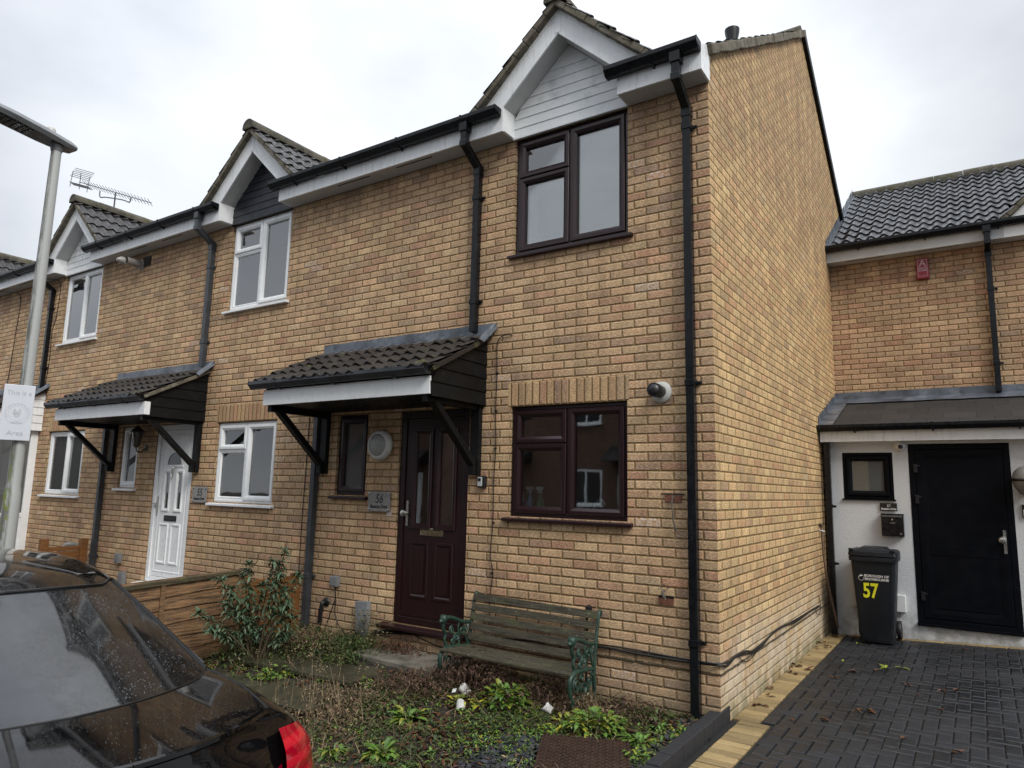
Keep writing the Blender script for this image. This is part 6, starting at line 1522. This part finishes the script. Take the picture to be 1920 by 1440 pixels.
for i in range(2600):
    x, y = region(0)
    if R.random() > .5+dens(x, y, 1.2, 23.)*1.2 or (x > -.35): continue
    if -4.2 < x < -2.7 and -1.6 < y < -.5 and R.random() < .7: continue
    p = gp(x, y); d = rdir(.0, .7); L = R.uniform(.10, .26); e = p+d.normalized()*L; e.z = max(e.z, gz_gard(min(e.x, -.05), max(e.y, -2.4))+.01); md = p.lerp(e, .5)+Vector((R.uniform(-.03, .03), R.uniform(-.03, .03), R.uniform(.0, .05)))
    pts = [p, p.lerp(md, .5)+Vector((0, 0, .01)), md, md.lerp(e, .5), e]; w_ = R.uniform(.0014, .0030); sv_ = Vector((d.y, -d.x, 0)).normalized()*w_; ids = [(m.P(q-sv_), m.P(q+sv_)) for q in pts]
    for a, b_ in zip(ids[:-1], ids[1:]): m.idx((a[0], a[1], b_[1], b_[0]))
tag(m.build('dead_stems', leafmat('wiry dead stems', [(.06, .035, .02), (.13, .085, .045), (.22, .16, .09), (.045, .028, .018)], .8)), 'wiry dead stems lying over the garden', None, None, 'stuff')
for (x, y, n_, sp_) in ((-.22, -.42, 90, .13), (-.24, -.95, 70, .10), (-1.30, -.98, 80, .16), (-1.62, -1.25, 60, .16), (-.95, -.95, 50, .10), (-2.5, -1.7, 60, .16)):
    b = gp(x, y); m = MB(b)
    for k in range(n_): a = R.uniform(0, 6.28); r = sp_*math.sqrt(R.random()); q = gp(x+cos(a)*r, min(-.03, y+sin(a)*r))+Vector((0, 0, R.uniform(0, .05))); leaf(m, q, rdir(.2, 1.), R.uniform(.03, .065), R.uniform(.014, .026), R.uniform(.2, .9))
    tag(m.build('weed_patch', LG if n_ % 20 else LMID), 'patch of fresh green seedlings in the front garden', None, None, 'stuff')
# tall dry stalks left of the middle
m = MB(gp(-3, -1.4))
for i in range(130):
    x, y = R.gauss(-2.75, .30), R.gauss(-1.55, .22); p = gp(x, y); d = Vector((R.uniform(-.45, .45), R.uniform(-.35, .35), 1)).normalized(); L = R.uniform(.12, .34)
    blade(m, p, d, L, .0035, R.uniform(0, .25))
for i in range(34):
    x, y = R.uniform(-3.5, -2.3), R.uniform(-1.5, -.8); p = gp(x, y); d = Vector((R.uniform(-.5, .5), R.uniform(-.4, .4), 1)).normalized(); L = R.uniform(.2, .42); blade(m, p, d, L, .003, .05)
    for k in range(5): leaf(m, p+d*L*R.uniform(.75, 1.), rdir(-.2, .8), .016, .010, .2)
tag(m.build('dry_stalks', leafmat('pale dry stalks', [(.20, .14, .075), (.30, .22, .12), (.38, .30, .18)], .8)), 'thin pale dry stalks beside the car', None, None, 'stuff')

# slate chippings by the mat and the kerb
m = MB((-1, -1.2, -.1)); R2_ = random.Random(5)
for i in range(1500):
    if i < 950: x, y = R2_.gauss(-.98, .16), R2_.gauss(-1.35, .20)
    else: x, y = -.12-abs(R2_.gauss(0, .07)), R2_.uniform(-1.9, .0)
    if y > -.02 or x > -.085: continue
    z = gz_gard(x, y)+.006+R2_.random()*.014; a = R2_.uniform(0, 6.3); s = R2_.uniform(.008, .026); tx, ty = R2_.uniform(-.35, .35), R2_.uniform(-.35, .35); n = 5; ps = []
    for k in range(n): q = a+2*pi*k/n; rr = s*R2_.uniform(.6, 1.2); ps.append((x+cos(q)*rr, y+sin(q)*rr, z+cos(q)*rr*tx+sin(q)*rr*ty))
    m.prism(ps, (0, 0, .004))
tag(m.build('slate_chippings', leafmat('slate', [(.018, .020, .024), (.035, .038, .043), (.06, .064, .07), (.025, .027, .03)], .45)), 'dark slate chippings beside the mat and kerb', None, None, 'stuff')
# rusty brown grid mat
b = (-.56, -1.1, -.10); C0, C1, C2, C3 = Vector((-.925, -1.0, -.082)), Vector((-.36, -.735, -.086)), Vector((-.08, -1.35, -.13)), Vector((-.62, -1.64, -.135))
C0, C1, C2, C3 = Vector((-.92, -1.0, -.075)), Vector((-.385, -.75, -.08)), Vector((-.12, -1.32, -.115)), Vector((-.655, -1.57, -.115))
t_ = thing('drain_mat', b, 'rusty brown ribbed rubber mat lying on the soil at the bottom edge', 'mat')
MATM = plain('rusty brown mat', (.038, .019, .012), .6, 12, .3, bumps=.5, dirt=(.07, .04, .025), dirt_amt=.4)
m = MB(b); m.prism([C0, C3, C2, C1], (0, 0, -.014)); nx, ny = 26, 13
for i in range(nx):
    a, c = (i+.15)/nx, (i+.75)/nx
    for j in range(ny):
        d, e = (j+.08)/ny, (j+.72)/ny
        P4 = [C0.lerp(C1, u).lerp(C3.lerp(C2, u), v) for u, v in ((a, d), (c, d), (c, e), (a, e))]
        if i % 2: m.prism([p+Vector((0, 0, .0005)) for p in P4], (0, 0, .014))
        else: m.prism([p+Vector((0, 0, .0005)) for p in P4], (0, 0, .0035))
m.build('mat_body', MATM, t_)
# litter
def cup(x, y, label, rot, s=1.):
    b = gp(x, y)+Vector((0, 0, .03)); m = MB(b); d = Vector(rot); m.lathe(b, [(.028*s, 0), (.040*s, .075*s), (.037*s, .073*s), (.026*s, .004)], d, 14, cap=False); m.lathe(b, [(.028*s, 0), (.001, .001)], d, 14, cap=False)
    for v in m.v: v += Vector((mnoise.noise(v*32)*.022, mnoise.noise(v*32+Vector((5, 0, 0)))*.022, mnoise.noise(v*28)*.014))
    return tag(m.build('paper_cup', WHITED, smooth=50), label, 'litter')
WHITED = plain('soiled white paper', (.50, .50, .47), .6, 30, .2, dirt=(.15, .12, .08), dirt_amt=.6)
cup(-1.81, -.67, 'crumpled white cup lying left of the bright green clump', (-.9, .1, .55)); cup(-1.68, -.93, 'flattened white carton scrap, nearest the bottom edge of the three white bits', (-.4, .5, .7), .85); cup(-1.08, -.60, 'crumpled white cup between the two big green clumps', (-.8, -.3, .6), .9)
m = MB(gp(-1.93, -.72)); q = gp(-1.93, -.72); m.prism([q+Vector(v) for v in ((0, 0, .02), (.03, .01, .03), (.025, .03, .05), (-.005, .02, .04))], (0, .002, .003)); tag(m.build('paper_scrap', WHITEP), 'tiny white paper scrap left of the crumpled cup', 'litter')
m = MB(gp(-.93, -1.37)); q = gp(-.93, -1.37)+Vector((0, 0, .012)); m.prism([q+Vector((cos(a)*r, sin(a)*r*.6, 0)) for a, r in ((0, .075), (.7, .05), (1.5, .07), (2.4, .05), (3.2, .08), (4.1, .05), (5.2, .07))], (0, 0, .006)); tag(m.build('stone_flake', plain('buff stone', (.34, .26, .15), .9, 30, .25, bumps=.5), bevel=.002), 'flat buff stone flake among the slate chippings', 'stone')
# fallen leaves on the drive: each a thing
R3_ = random.Random(3)
def fallen(x, y, mat, label, s=1., n=3):
    z = gz_drive(x, y) if x > -.01 else gz_gard(x, y); b = Vector((x, y, z+.006)); m = MB(b)
    for k in range(n): a = R3_.uniform(0, 6.3); leaf(m, b+Vector((R3_.uniform(-.02, .02)*s, R3_.uniform(-.02, .02)*s, 0)), (cos(a), sin(a), R3_.uniform(.0, .35)), R3_.uniform(.05, .09)*s, R3_.uniform(.02, .035)*s, R3_.uniform(0, .25), fold=R3_.uniform(.1, .5))
    return tag(m.build('fallen_leaf', mat), label, 'leaf', 'fallen leaves on the block paving')
fallen(.80, 2.62, LYE, 'yellow curled leaf cluster on the charcoal paving, largest of the yellow ones', 1.3, 5)
fallen(.93, 2.72, LYE, 'pale yellow leaf beside the large yellow cluster on the paving', 1.1, 3)
fallen(.42, 2.72, LYE, 'single small yellow leaf on the paving left of the yellow cluster', .8, 2)
fallen(.40, 3.75, LYE, 'yellow green leaf near the left foot of the wheelie bin', .9, 2)
GRP = 'dark brown fallen leaves scattered on the drive'
for i in range(60):
    q = R3_.random()
    if q < .5: x, y = abs(R3_.gauss(0, .07))+.03, R3_.uniform(.2, 4.2)
    elif q < .72: x, y = R3_.uniform(.05, .8), 4.26-abs(R3_.gauss(0, .16))
    else: x, y = R3_.uniform(.3, 2.2), R3_.uniform(.3, 4.2)
    o = fallen(x, y, LBR, 'dark brown fallen leaf curled on the block paving of the drive', R3_.uniform(.6, 1.2), R3_.choice((1, 2, 3))); o['group'] = GRP
